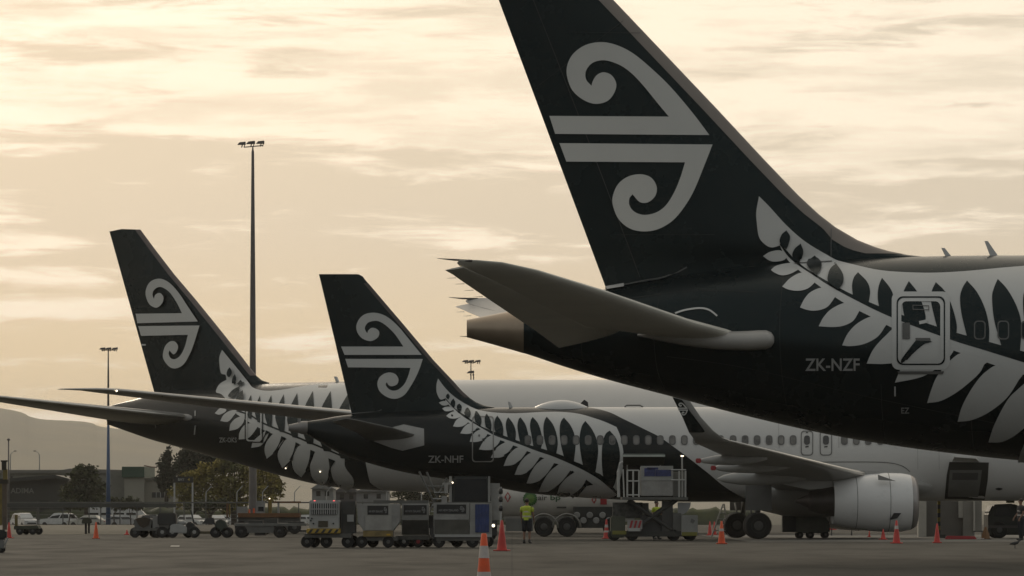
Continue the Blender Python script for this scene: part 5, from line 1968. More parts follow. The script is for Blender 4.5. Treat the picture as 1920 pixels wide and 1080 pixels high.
def cone(label, px, py, h, m, bands, rb=None, D=None):
    if D is None:
        D = FPX * CH / (py - HY)
    loc = ((px - HX) * D / FPX, D, 0)
    t = thing('traffic_cone', label, 'cone', loc, random.uniform(-.3, .3), 'traffic cones on the apron')
    rb = rb or h * 0.17
    b = MB()
    b.box(-rb * 1.45, rb * 1.45, -rb * 1.45, rb * 1.45, 0, 0.04)
    b.build('base', m if m is not ORANGE else mat('cone base', (0.5, 0.08, 0.03), 0.6), t, bevel=0.015)

    def r_at(z):
        return rb + (h * 0.038 - rb) * (z / h)
    b = MB()
    b.lathe([(r_at(0.04), 0.04), (r_at(h * 0.3), h * 0.3), (r_at(h * 0.6), h * 0.6), (r_at(h * 0.985), h * 0.985), (r_at(h) * 0.7, h)], 'z', (0, 0, 0), 22)
    b.build('body', m, t, 'auto')
    for z0, z1 in bands:
        b = MB()
        b.lathe([(r_at(z0) + 0.003, z0), (r_at(z1) + 0.003, z1)], 'z', (0, 0, 0), 22)
        b.f = b.f[:-2]
        b.build('band', REFL, t, True)
    return t


# bands as heights: the near cone has two pale sleeves
cone('large orange cone with pale bands, nearest to the camera', 907.5, 0, 0.977, ORANGE, [(0.645, 0.81), (0.29, 0.46)], 0.132, 61)
cone('tall plain red cone just behind the orange banded one', 941, 1033, 0.96, RED, [])
cone('slim orange cone standing alone at left in front of the champagne car', 180, 1010, 0.74, ORANGE, [])
cone('red cone at the left edge beside the silver trolley', 17, 1009, 0.72, RED, [])
cone('orange red cone beside the landing gear', 1353, 1020, 0.86, ORANGE, [(0.48, 0.58)])
cone('red banded cone left of the scissor loader', 1137, 1010, 0.86, RED, [(0.50, 0.62), (0.28, 0.36)])
cone('left of two red cones behind the landing gear', 1331, 1004, 0.70, RED, [])
cone('right of two red cones behind the landing gear', 1339.5, 1003, 0.68, RED, [])
cone('red banded cone in front of the engine intake', 1681, 1019, 0.88, RED, [(0.55, 0.68)])
cone('red cone at the foot of the yellow striped post', 1757, 1018, 0.75, RED, [])
cone('small red cone under the engine, left of a pair', 1630, 1007, 0.34, RED, [])
cone('small red cone under the engine, right of a pair', 1656, 1012, 0.46, RED, [], 0.12)
cone('red cone lying low among the far barriers, left of the trailer', 238, 1003, 0.28, RED, [], 0.1)
for i, (x, y, lab) in enumerate(((1578, 1004, 'red and white folding barrier left under the engine'),)):
    s = Sc(x, FPX * CH / (y - HY))
    t = thing('folding_barrier', lab, 'barrier', s.loc)
    for k, mm in enumerate((RED, REFL, RED)):
        b = MB()
        b.box(-0.75 + k * 0.5, -0.25 + k * 0.5, -0.03, 0.03, 0.28, 0.5)
        b.build('board', mm, t)
    for k in (-0.5, 0.5):
        b = MB()
        b.bar((k, -0.2, 0), (k, 0, 0.5), 0.025)
        b.bar((k, 0.2, 0), (k, 0, 0.5), 0.025)
        b.build('leg', DARKM, t)

# ------------------------------------------------------------------ people


def person(label, loc, rz, h=1.72, shorts=True, arms=((-1, 0.03, 0.0), (1, 0.03, 0.0)), stride=0.0, top=None, legs_m=None):
    t = thing('person', label, 'person', loc, rz)
    k = h / 1.72
    V, E, Rr = [], [], []

    def v(x, y, z, r, r2=None):
        V.append((x * k, y * k, z * k))
        Rr.append((r * k, (r2 or r) * k))
        return len(V) - 1
    pel = v(0, 0, 0.93, 0.145, 0.11)
    sp_ = v(0, 0, 1.12, 0.13, 0.10)
    ch = v(0, 0, 1.32, 0.155, 0.11)
    nk = v(0, 0.0, 1.47, 0.055)
    hd0 = v(0, -0.012, 1.545, 0.07, 0.075)
    hd1 = v(0, -0.015, 1.625, 0.078, 0.09)
    hd2 = v(0, -0.005, 1.69, 0.05, 0.06)
    E += [(pel, sp_), (sp_, ch), (ch, nk), (nk, hd0), (hd0, hd1), (hd1, hd2)]
    for sd_, fwd, bend in arms:
        sh = v(sd_ * 0.185, 0, 1.395, 0.055)
        el = v(sd_ * 0.245, 0.03 - fwd, 1.13, 0.042)
        wr_ = v(sd_ * 0.24, -0.05 - fwd * 2 - bend * 0.2, 0.90 + bend * 0.2, 0.029)
        pm_ = v(sd_ * 0.238, -0.07 - fwd * 2 - bend * 0.26, 0.835 + bend * 0.22, 0.033, 0.017)
        E += [(ch, sh), (sh, el), (el, wr_), (wr_, pm_)]
        for f in range(4):
            b0 = v(sd_ * (0.232 + 0.002 * f), -0.10 - fwd * 2 - bend * 0.28 + f * 0.019 - 0.0, 0.79 + bend * 0.22, 0.0095)
            b1 = v(sd_ * (0.226 + 0.002 * f), -0.105 - fwd * 2 - bend * 0.3 + f * 0.019, (0.745, 0.738, 0.742, 0.757)[f] + bend * 0.22, 0.008)
            E += [(pm_, b0), (b0, b1)]
        th = v(sd_ * 0.222, -0.115 - fwd * 2 - bend * 0.24, 0.825 + bend * 0.22, 0.011)
        th2 = v(sd_ * 0.214, -0.125 - fwd * 2 - bend * 0.26, 0.785 + bend * 0.22, 0.009)
        E += [(pm_, th), (th, th2)]
    for sd_ in (-1, 1):
        hp = v(sd_ * 0.088, 0, 0.87, 0.088)
        kn = v(sd_ * 0.105, -stride * sd_ * 0.5 - 0.01, 0.49, 0.058)
        cf = v(sd_ * 0.112, -stride * sd_ * 0.8 + 0.015, 0.33, 0.055)
        an = v(sd_ * 0.118, -stride * sd_ * 1.1 + 0.02, 0.09, 0.036)
        to = v(sd_ * 0.135, -stride * sd_ * 1.1 - 0.14, 0.035, 0.035, 0.028)
        E += [(pel, hp), (hp, kn), (kn, cf), (cf, an), (an, to)]
    me = bpy.data.meshes.new('body')
    me.from_pydata(V, E, [])
    me.materials.append(SKIN)
    o = bpy.data.objects.new('body', me)
    COL.objects.link(o)
    o.parent = t
    sk = o.modifiers.new('skin', 'SKIN')
    sk.use_smooth_shade = True
    for i, r in enumerate(Rr):
        me.skin_vertices[0].data[i].radius = r
    me.skin_vertices[0].data[pel].use_root = True
    sb = o.modifiers.new('sub', 'SUBSURF')
    sb.levels = sb.render_levels = 1

    def shell(levels, m, name, parent=t, cx=0.0, dy=None):
        b = MB()
        vs, fs = [], []
        n_ = 16
        for j, (z, rx, ry, x0, y0) in enumerate(levels):
            for q in range(n_):
                a = 2 * math.pi * q / n_
                vs.append(((x0 + rx * math.cos(a)) * k, (y0 + ry * math.sin(a)) * k, z * k))
        for j in range(len(levels) - 1):
            for q in range(n_):
                q2 = (q + 1) % n_
                fs.append((j * n_ + q, j * n_ + q2, (j + 1) * n_ + q2, (j + 1) * n_ + q))
        b.add(vs, fs)
        return b.build(name, m, parent, True)
    vest = shell([(0.90, 0.185, 0.15, 0, 0), (1.0, 0.178, 0.142, 0, 0), (1.15, 0.175, 0.14, 0, 0), (1.30, 0.195, 0.15, 0, 0), (1.38, 0.20, 0.14, 0, 0), (1.43, 0.16, 0.11, 0, 0), (1.455, 0.08, 0.075, 0, 0)], top or HIVIS, 'vest')
    for z in (1.02, 1.2):
        shell([(z, 0.181, 0.146, 0, 0), (z + 0.05, 0.181, 0.147, 0, 0)], REFL, 'reflective_stripe', vest)
    for sd_, fwd, bend in arms:
        b = MB()
        b.tube([(sd_ * 0.165 * k, 0, 1.40 * k), (sd_ * 0.20 * k, 0.0, 1.36 * k), (sd_ * 0.228 * k, (0.02 - fwd * 0.6) * k, 1.22 * k)], [0.07 * k, 0.072 * k, 0.062 * k], 12)
        b.build('sleeve', top or HIVIS, vest, True)
    for sd_ in (-1, 1):
        zb_ = 0.47 if shorts else 0.08
        b = MB()
        ly = -stride * sd_
        b.tube([(sd_ * 0.07 * k, 0, 0.96 * k), (sd_ * 0.09 * k, 0, 0.84 * k), (sd_ * 0.103 * k, ly * 0.4 * k, 0.6 * k), (sd_ * 0.107 * k, (ly * 0.52) * k, 0.47 * k)] + ([] if shorts else [(sd_ * 0.114 * k, (ly * 0.8 + 0.015) * k, 0.3 * k), (sd_ * 0.118 * k, (ly * 1.1 + 0.02) * k, 0.08 * k)]),
               [0.13 * k, 0.125 * k, 0.10 * k, 0.088 * k] + ([] if shorts else [0.075 * k, 0.06 * k]), 14)
        b.build('trouser_leg', legs_m or NAVY, t, True)
        b = MB()
        b.ell((sd_ * 0.126 * k, (ly * 1.1 - 0.04) * k, 0.05 * k), (0.055 * k, 0.14 * k, 0.05 * k))
        b.ell((sd_ * 0.118 * k, (ly * 1.1 + 0.02) * k, 0.10 * k), (0.052 * k, 0.056 * k, 0.08 * k))
        b.build('boot', DARKM, t, True)
    b = MB()
    b.ell((0, 0.018 * k, 1.655 * k), (0.09 * k, 0.10 * k, 0.085 * k))
    b.build('hair', HAIR, t, True)
    for sd_ in (-1, 1):
        b = MB()
        b.ell((sd_ * 0.086 * k, 0.0, 1.615 * k), (0.014 * k, 0.022 * k, 0.032 * k), 8, 6)
        b.build('ear', SKIN, t, True)
        b = MB()
        b.ell((sd_ * 0.032 * k, -0.094 * k, 1.628 * k), (0.012 * k, 0.008 * k, 0.008 * k), 8, 6)
        b.build('eye', DARKM, t, True)
    b = MB()
    b.ell((0, -0.105 * k, 1.60 * k), (0.013 * k, 0.018 * k, 0.024 * k), 8, 6)
    b.build('nose', SKIN, t, True)
    b = MB()
    b.ell((0, -0.094 * k, 1.566 * k), (0.025 * k, 0.006 * k, 0.006 * k), 8, 6)
    b.build('mouth', mat('lips', (0.2, 0.08, 0.06), 0.5), t, True)
    return t


q = gp(988, 1019)
person('ground worker in yellow vest and dark shorts standing before the fuel tanker', q, R(165), 1.70, True, ((-1, 0.02, 0.2), (1, 0.03, 0.0)), 0.03)
person('ground worker in yellow vest half hidden behind the scissor loader', ((1231 - HX) * 195 / FPX, 195, 0), R(40), 1.66, False, ((-1, 0.05, 0.5), (1, 0.05, 0.4)), 0.02)
person('dark-clothed worker standing at the right edge under the near fuselage', ((1914 - HX) * 190 / FPX, 190, 0), R(-70), 1.74, False, ((-1, 0.03, 0.3), (1, 0.03, 0.2)), 0.03, mat('dim jacket', (0.05, 0.045, 0.045), 0.85))
s = Sc(163, 240)
t = thing('covered_sign', 'short dark sign post under an olive cover in front of the champagne car', 'sign', s.loc)
b = MB()
s.box(b, 159, 163, 980, 1001, -0.06, 0.06)
s.box(b, 164.5, 168, 980, 1000, 0.1, 0.2)
b.build('post', mat('charcoal post', (0.022, 0.02, 0.02), 0.85), t)
b = MB()
b.prism(s.poly([(153, 982), (155, 973), (162, 969.5), (170, 971), (173, 981)]), -0.2, 0.25)
b.build('cover', mat('olive cover', (0.05, 0.052, 0.036), 0.85), t, bevel=0.04)

# ------------------------------------------------------------------ baggage train in the middle
D1 = 154.0
# ground power unit / tractor seen from behind
s = Sc(614, D1)
t = thing('ground_power_unit', 'white slatted ground power unit with red lamps and striped bumper', 'ground vehicle', s.loc)
b = MB()
s.box(b, 582, 638, 938, 992, -0.9, 0.9)
b.build('body', VWHITE, t, bevel=0.03)
b = MB()
s.box(b, 585.5, 634.5, 944, 964.5, -0.93, -0.895)
gr = b.build('grille', DARKM, t)
for i in range(12):
    x = 587.5 + i * 4.1
    b = MB()
    s.box(b, x - 0.9, x + 0.9, 944, 964.5, -0.97, -0.925)
    b.build('slat', VWHITE, gr)
b = MB()
s.box(b, 585, 635, 953.5, 955.5, -0.985, -0.93)
b.build('slat', VWHITE, gr)
b = MB()
s.box(b, 599, 617, 976.5, 988, -0.93, -0.89)
b.build('hatch', mat('hatch brown', (0.06, 0.05, 0.03), 0.6), t)
for x, y in ((590, 981.5), (627, 981.5), (585, 976), (587, 972)):
    b = MB()
    b.lathe([(0.03, -0.94), (0.03, -0.88)], 'y', (s.x(x), 0, s.z(y)), 10)
    b.build('socket', DARKM, t)
b = MB()
s.box(b, 577, 640, 991, 1000, -1.0, 0.95)
bp = b.build('bumper', mat('bumper yellow', (0.40, 0.27, 0.05), 0.55, var=0.2), t, bevel=0.02)
for i in range(5):
    b = MB()
    x = 580 + i * 12
    b.prism(s.poly([(x, 999), (x + 5, 999), (x + 10, 992), (x + 5, 992)]), -1.012, -0.99)
    b.build('stripe', DARKM, bp)
b = MB()
s.box(b, 573, 660, 1000, 1008, -0.85, 0.85)
b.build('chassis', PANELD, t)
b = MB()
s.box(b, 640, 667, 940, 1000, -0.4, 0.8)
b.build('operator_cab', mat('cab charcoal', (0.05, 0.05, 0.047), 0.6, var=0.3), t)  # plain dark grey cab block
b = MB()
s.box(b, 652, 664, 965, 978, -0.5, -0.38)
b.build('control_box', VWHITE, t)
for x, y in ((574, -0.7), (584, 0.7), (610, -0.6), (650, -0.7), (657, 0.7)):
    wheel(t, (s.x(x) + 0.06, y, 0.21), 0.21, 0.16)
b = MB()
for x in (592, 628):
    bb = MB()
    bb.ell((s.x(x), -0.85, s.z(940.5)), (0.045, 0.05, 0.045))
    bb.build('red_lamp', LAMPR, t, True)

BANNER = mat('banner black', (0.018, 0.018, 0.018), 0.5)
BLET = mat('banner lettering', (0.24, 0.24, 0.24), 0.5)
KORUU = [(p[0], p[1]) for p in KU]


def banner(t, s, x0, x1, y0, y1, yy):
    b = MB()
    s.box(b, x0, x1, y0, y1, yy - 0.02, yy)
    bn = b.build('banner', BANNER, t)
    w = x1 - x0
    flat_text('AIR NEW ZEALAND', BLET, bn, s.x(x0 + w * 0.06), s.x(x0 + w * 0.74), s.z(y1 - (y1 - y0) * 0.25), s.z(y1 - (y1 - y0) * 0.48), yy - 0.026)
    for pts in (KU, KL):
        poly = spline([((p[0] - 1030) / 306 * w * 0.17 + x0 + w * 0.78, (p[1] - 79) / 355 * (y1 - y0) * 0.66 + y0 + (y1 - y0) * 0.17) + tuple(p[2:]) for p in pts], True, 2)
        v_, f_ = fill(poly, 3)
        bb = MB()
        bb.add([(s.x(a), yy - 0.026, s.z(c)) for a, c in v_], f_)
        bb.build('banner_emblem', BLET, bn, fix=False)


# cart with a tapered container end
s = Sc(710, D1 - 0.5)
t = thing('baggage_cart', 'grey container cart with tapered end and yellow base, leftmost of three', 'baggage cart', s.loc, 0, 'baggage carts in a train')
b = MB()
b.prism(s.poly([(669.5, 945), (750, 944.5), (750, 978), (736.5, 996), (736.5, 1006), (682, 1006), (682, 996), (670.5, 978)]), 0, 1.5)
b.build('container', VDIRT, t, bevel=0.015)
b = MB()
b.prism(s.poly([(685, 946.5), (734.5, 946.5), (734.5, 994), (685, 994)]), -0.03, 0.0)
b.build('door_panel', mat('door panel grey', (0.31, 0.30, 0.275), 0.5, var=0.15, scale=2), t)
banner(t, s, 689, 728, 948, 965, -0.03)
b = MB()
s.box(b, 681, 737, 995, 1006, -0.05, -0.004)
b.build('base_skirt', mat('skirt ochre', (0.22, 0.16, 0.06), 0.6, var=0.3, scale=3), t)
b = MB()
s.box(b, 725, 732, 1001, 1004, -0.07, -0.05)
b.build('reflector', YELLOW, t)
b = MB()
s.box(b, 676, 745, 1006, 1014, 0.05, 1.45)
b.build('chassis', PANELD, t)
for x, y in ((678, 0.1), (697, 1.3), (728, 0.1), (744, 1.3)):
    wheel(t, (s.x(x), y, 0.2), 0.2, 0.15)

s = Sc(780, D1 + 0.6)
t = thing('baggage_cart', 'grey curtain-sided cart with sloping lower panel darkened for shade, middle of three', 'baggage cart', s.loc, 0, 'baggage carts in a train')
b = MB()
y0_, y1_ = s.z(1003), s.z(975)
b.add([(s.x(753), -0.1, s.z(944)), (s.x(804), -0.1, s.z(944)), (s.x(804), -0.1, y1_), (s.x(753), -0.1, y1_), (s.x(753), 1.5, s.z(944)), (s.x(804), 1.5, s.z(944)), (s.x(804), 1.5, y0_), (s.x(753), 1.5, y0_), (s.x(753), 0.35, y0_), (s.x(804), 0.35, y0_)],
      [(0, 1, 2, 3), (3, 2, 9, 8), (8, 9, 6, 7), (7, 6, 5, 4), (4, 5, 1, 0), (0, 3, 8, 7, 4), (1, 5, 6, 9, 2)])
b.build('container', VDIRT, t)
b = MB()
b.add([(s.x(755), -0.115, y1_ - 0.01), (s.x(802), -0.115, y1_ - 0.01), (s.x(802), 0.335, y0_), (s.x(755), 0.335, y0_)], [(0, 1, 2, 3)])  # slope faces down: its shade is put into a darker colour
b.build('shaded_lower_panel', mat('lower panel shade', (0.17, 0.165, 0.15), 0.6, var=0.2, scale=2), t, fix=False)
banner(t, s, 757, 800, 947, 965, -0.10)
b = MB()
s.box(b, 700, 803, 938, 944, 0.1, 1.4)
b.build('roof', mat('cart roof', (0.09, 0.09, 0.082), 0.6), t)
b = MB()
s.box(b, 745, 806, 1004, 1012, 0.0, 1.4)
b.build('chassis', PANELD, t)
for x, y in ((757, 0.1), (784, 0.1), (770, 1.3), (800, 1.3)):
    wheel(t, (s.x(x), y, 0.2), 0.2, 0.14, 'wheel', REDP if x == 784 else STEEL)
b = MB()
b.bar((s.x(803), 0.5, 0.3), (s.x(816), 0.5, 0.3), 0.04, 6)
b.build('tow_bar', STEEL, t)
b = MB()
s.box(b, 804, 812, 966, 990, 0.2, 0.7)
b.build('hose_box', DARKM, t)

s = Sc(865, D1)
t = thing('baggage_cart', 'grey cart with a blue curtain at its right end, rightmost of three', 'baggage cart', s.loc, 0, 'baggage carts in a train')
b = MB()
y0_, y1_ = s.z(1002), s.z(974)
b.add([(s.x(813), -0.1, s.z(942.5)), (s.x(880), -0.1, s.z(942.5)), (s.x(880), -0.1, y1_), (s.x(813), -0.1, y1_), (s.x(813), 1.5, s.z(942.5)), (s.x(880), 1.5, s.z(942.5)), (s.x(880), 1.5, y0_), (s.x(813), 1.5, y0_), (s.x(813), 0.1, y0_), (s.x(880), 0.1, y0_)],
      [(0, 1, 2, 3), (3, 2, 9, 8), (8, 9, 6, 7), (7, 6, 5, 4), (4, 5, 1, 0), (0, 3, 8, 7, 4), (1, 5, 6, 9, 2)])
b.build('container', VDIRT, t)
b = MB()
b.add([(s.x(815), -0.115, y1_ - 0.01), (s.x(878), -0.115, y1_ - 0.01), (s.x(884), 0.085, y0_), (s.x(815), 0.085, y0_)], [(0, 1, 2, 3)])  # downward slope coloured darker to stand for shade
b.build('shaded_lower_panel', mat('lower panel mid shade', (0.15, 0.147, 0.13), 0.6, var=0.2, scale=2), t, fix=False)
banner(t, s, 819, 874, 946, 963, -0.10)
b = MB()
s.box(b, 881, 922, 943, 1002, -0.05, 1.4)
b.build('end_frame', VDIRT, t)
b = MB()
vs, fs = [], []
for i in range(14):
    x = 891 + 26 * i / 13
    yy = -0.075 - 0.02 * math.sin(i * 1.9)
    vs += [(s.x(x), yy, s.z(945.5)), (s.x(x), yy - 0.004, s.z(998))]
for i in range(13):
    fs.append((2 * i, 2 * i + 1, 2 * i + 3, 2 * i + 2))
b.add(vs, fs)
b.build('blue_curtain', BLUE, t, True, fix=False)
b = MB()
s.box(b, 815, 922, 1002, 1007, -0.06, 1.4)
b.build('deck_edge', VWHITE, t)
b = MB()
s.box(b, 818, 918, 1007, 1014, 0.0, 1.3)
b.build('chassis', PANELD, t)
for x, y in ((823, 0.1), (856, 1.2), (886, 0.1), (914, 1.2)):
    wheel(t, (s.x(x), y, 0.21), 0.21, 0.15)

# vehicle with a lit headlamp behind the last cart
s = Sc(900, 176)
t = thing('service_truck', 'dark cabbed service truck with pale pillars behind the blue curtain', 'truck', s.loc)
b = MB()
s.box(b, 838, 922, 941, 1010, 0, 3.5)
b.build('body', PANELD, t, bevel=0.05)
b = MB()
b.prism(s.poly([(843, 942), (849, 893), (915, 893), (921, 942)]), 0.1, 3.0)
b.build('cab', mat('cab dark', (0.02, 0.024, 0.024), 0.5), t, bevel=0.06)
b = MB()
b.prism(s.poly([(852, 940), (854, 898), (912, 898), (916, 940)]), 0.07, 0.11)
b.build('windscreen', GLASS, t)
for x0, x1 in ((842, 847), (915, 919)):
    b = MB()
    s.box(b, x0, x1, 893, 942, 0.0, 0.12)
    b.build('pillar', VDIRT, t)
b = MB()
s.box(b, 829, 848, 905, 909, -0.1, 0.05)
s.box(b, 833, 840, 909, 925, -0.1, 0.0)
b.build('mirror', mat('mirror shell', (0.30, 0.29, 0.27), 0.5), t)
b = MB()
s.box(b, 828, 838, 930, 943, -0.2, 0.1)
b.build('step_box', VDIRT, t)
b = MB()
s.box(b, 919, 937, 906, 975, 0.3, 1.8)
b.build('rear_post', VDIRT, t)
b = MB()
b.ell((s.x(848.5), -0.05, s.z(905)), (0.035, 0.03, 0.035))
b.build('beacon', LAMP, t, True)
b = MB()
b.lathe([(0.09, -0.16), (0.12, -0.1), (0.12, 0.05)], 'y', (s.x(925), 0, s.z(985.5)), 14)
hl = b.build('headlamp_shell', DARKM, t)
b = MB()
b.ell((s.x(925), -0.16, s.z(985.5)), (0.06, 0.03, 0.06))
b.build('headlamp', LAMP, t, True)
b = MB()
s.box(b, 918, 932, 976, 1004, 0.0, 0.8)
b.build('bumper', DARKM, t)
for x in (850, 912):
    for y in (0.3, 3.0):
        wheel(t, (s.x(x), y, 0.42), 0.42, 0.28)
# thin signal pole with dark lamps beside it
s = Sc(939, 172)
t = thing('marker_pole', 'thin pale pole with dark lamps left of the red hazard diamond', 'pole', s.loc)
b = MB()
b.bar((0, 0, 0), (0, 0, s.z(913)), 0.04, 8)
b.build('pole', GALV, t)
for y in (921, 936, 953):
    b = MB()
    b.lathe([(0.07, s.z(y + 5)), (0.085, s.z(y)), (0.07, s.z(y - 5))], 'z', (0, 0, 0), 10)
    b.build('lamp', DARKM, t, True)
# boom struts left of the truck
s = Sc(815, 186)
t = thing('access_steps', 'folding access steps with crossed struts under the black tail', 'steps', s.loc)
for (x0, y0, x1, y1) in ((786, 884, 838, 992), (838, 896, 792, 985), (800, 912, 838, 912), (800, 885, 818, 930)):
    b = MB()
    b.bar((s.x(x0), 0, s.z(y0)), (s.x(x1), 0, s.z(y1)), 0.045, 6)
    b.build('strut', mat('strut grey', (0.12, 0.12, 0.11), 0.6), t)
b = MB()
s.box(b, 800, 836, 985, 1011, -0.3, 1.0)
b.build('base', DARKM, t)
for y in range(5):
    b = MB()
    s.box(b, 806 + y * 2, 824 + y * 2, 970 - y * 12, 972 - y * 12, -0.3, 0.3)
    b.build('tread', GALV, t)

# ------------------------------------------------------------------ fuel tanker
D2 = 216.0
s = Sc(1040, D2)
t = thing('fuel_tanker', 'white fuel tanker with green flower emblem and air bp lettering', 'tanker', s.loc)
TW = mat('tanker white', (0.50, 0.475, 0.43), 0.4, var=0.08, scale=0.6)
b = MB()
r_ = 36 * s.k
prof = [(0.02, s.x(936)), (r_ * 0.75, s.x(937)), (r_ * 0.95, s.x(941)), (r_, s.x(947)), (r_, s.x(1180)), (r_ * 0.9, s.x(1188)), (0.02, s.x(1190))]
b.lathe(prof, 'x', (0, 1.25, s.z(938)), 30, 0.95)
b.build('tank', TW, t, 'auto')
yt = 1.25 - r_
b = MB()
s.box(b, 945, 1190, 968, 978, 0.3, 2.2)
b.build('side_frame', mat('tanker frame', (0.24, 0.23, 0.205), 0.5), t)
b = MB()
s.box(b, 948, 1000, 972, 996, -0.05, 0.3)
b.build('side_cabinet', mat('tanker cabinet', (0.15, 0.15, 0.14), 0.55), t)
for x in (1020, 1063):
    b = MB()
    arc = [(s.x(x) + 0.66 * math.cos(a), 0.42 + 0.66 * math.sin(a)) for a in [math.pi * i / 10 for i in range(11)]]
    b.tube([(p[0], 0.0, p[1]) for p in arc], 0.05, 6)
    b.tube([(p[0], 0.35, p[1]) for p in arc], 0.05, 6)
    b.build('mudguard', mat('tanker frame', (0.24, 0.23, 0.205), 0.5), t, True)
    for y in (0.15, 2.3):
        wheel(t, (s.x(x), y, 0.47), 0.47, 0.32)
wheel(t, (s.x(1150), 0.15, 0.47), 0.47, 0.32)
wheel(t, (s.x(1150), 2.3, 0.47), 0.47, 0.32)
b = MB()
s.box(b, 1075, 1150, 950, 990, 0.25, 2.0)
b.build('pump_bay', mat('pump bay', (0.028, 0.03, 0.028), 0.7, var=0.4, scale=2), t)
for i in range(6):
    b = MB()
    b.lathe([(0.13, 0), (0.16, 0.03), (0.13, 0.06)], 'y', (s.x(1082 + i * 12), 0.18, s.z(966 + (i % 2) * 10)), 12)
    b.build('hose_reel', VDIRT, t)


def on_tank(x, y, off=0.02):
    z = s.z(y)
    u = max(-0.97, min(0.97, (z - s.z(938)) / (r_ * 0.95)))
    return (s.x(x), 1.25 - r_ * math.sqrt(1 - u * u) - off, z)


def tank_text(body, m, x0, x1, y0, y1):
    vs, fs = text2d(body)
    b = MB()
    b.add([on_tank(x0 + (x1 - x0) * u, y1 + (y0 - y1) * v) for u, v in vs], fs)
    return b.build('lettering', m, t, fix=False)


tank_text('air', mat('bp grey', (0.09, 0.09, 0.075), 0.5), 1009, 1026, 928.5, 938)
tank_text('bp', mat('bp green', (0.03, 0.09, 0.03), 0.5), 1032, 1051, 927.5, 941)
GRN = mat('emblem green', (0.045, 0.13, 0.03), 0.5)
em = MB()
em.add([on_tank(994 + 12.5 * math.cos(a) * (1 + 0.12 * (i % 2)), 935 + 12.5 * math.sin(a) * (1 + 0.12 * (i % 2)), 0.025) for i, a in enumerate([2 * math.pi * j / 36 for j in range(36)])] + [on_tank(994, 935, 0.03)], [(i, (i + 1) % 36, 36) for i in range(36)])
eo = em.build('flower_emblem', GRN, t, fix=False)
em = MB()
em.add([on_tank(994 + 7.5 * math.cos(a) * (1 + 0.2 * (i % 2)), 935 + 7.5 * math.sin(a) * (1 + 0.2 * (i % 2)), 0.035) for i, a in enumerate([2 * math.pi * j / 24 for j in range(24)])] + [on_tank(994, 935, 0.04)], [(i, (i + 1) % 24, 24) for i in range(24)])
em.build('flower_petals', mat('emblem lime', (0.12, 0.22, 0.04), 0.5), eo, fix=False)
for (x, y, r) in ((952, 932, 10), (1114, 937, 8)):
    b = MB()
    b.add([on_tank(x, y - r), on_tank(x + r * 0.62, y), on_tank(x, y + r), on_tank(x - r * 0.62, y)], [(0, 1, 2, 3)])
    hz = b.build('hazard_diamond', REDP, t, fix=False)
    b = MB()
    b.add([on_tank(x, y - r * 0.45, 0.03), on_tank(x + r * 0.3, y, 0.03), on_tank(x, y + r * 0.45, 0.03), on_tank(x - r * 0.3, y, 0.03)], [(0, 1, 2, 3)])
    b.build('flame_mark', TW, hz, fix=False)
b = MB()
b.add([on_tank(1126, 935), on_tank(1138, 935), on_tank(1138, 946), on_tank(1126, 946)], [(0, 1, 2, 3)])
b.build('red_placard', REDP, t, fix=False)
b = MB()
b.add([on_tank(1044, 950), on_tank(1062, 950), on_tank(1062, 953), on_tank(1044, 953)], [(0, 1, 2, 3)])
b.build('data_plate', SLATE, t, fix=False)

# ------------------------------------------------------------------ scissor loader at the rear cargo door
D3 = 188.0
s = Sc(1225, D3)
t = thing('cargo_loader', 'scissor lift cargo loader with railed platform and blue sign under the fern', 'cargo loader', s.loc)
b = MB()
s.box(b, 1166, 1290, 932, 937, -0.2, 2.6)
b.build('platform', mat('platform grey', (0.10, 0.10, 0.09), 0.6, var=0.2), t)
RAIL = mat('rail pale', (0.42, 0.42, 0.40), 0.5, var=0.1)


def rail(pts, r=0.03, name='rail'):
    b = MB()
    b.tube([(s.x(x), d, s.z(y)) for x, y, d in pts], r, 6)
    return b.build(name, RAIL, t)


for x in (1176, 1187, 1198, 1285, 1273):
    rail([(x, 932, -0.15), (x, 882 if x < 1200 else 883, -0.15)], 0.035, 'rail_post')
rail([(1170, 932, -0.12), (1168, 880, -0.12)], 0.03, 'rail_post')
for y in (882, 902, 928):
    rail([(1176, y, -0.15), (1198, y, -0.15)])
for y in (881, 900):
    rail([(1258, y, -0.15), (1286, y, -0.15)])
rail([(1279, 932, 0.0), (1279, 856, 0.0)], 0.03, 'lamp_post')
b = MB()
b.ell((s.x(1279), 0, s.z(855)), (0.07, 0.06, 0.03))
b.build('work_lamp', LAMP, t)
rail([(1160, 932, -0.1), (1159, 885, -0.1), (1163, 868, -0.1), (1168, 866, -0.1)], 0.06, 'guard_tube')
# control cabin with sign
b = MB()
s.box(b, 1201, 1262, 874, 930, -0.1, 0.5)
b.build('cabin_panel', VDIRT, t, bevel=0.03)
b = MB()
s.box(b, 1201, 1262, 873.5, 901, -0.12, -0.098)
b.build('upper_panel', mat('upper panel', (0.30, 0.30, 0.285), 0.5, var=0.1), t)
for (x0, x1, y0, y1) in ((1208, 1228, 878, 893), (1228.6, 1258, 881, 893), (1213, 1234, 876.5, 880.4)):
    b = MB()
    s.box(b, x0, x1, y0, y1, -0.14, -0.119)
    b.build('blue_sign', mat('sign blue', (0.035, 0.045, 0.14), 0.5, var=0.35, scale=4), t)
b = MB()
s.box(b, 1262, 1284, 884, 931, 0.3, 0.34)
b.build('mesh_panel', mat('mesh grey', (0.17, 0.17, 0.155), 0.6), t)
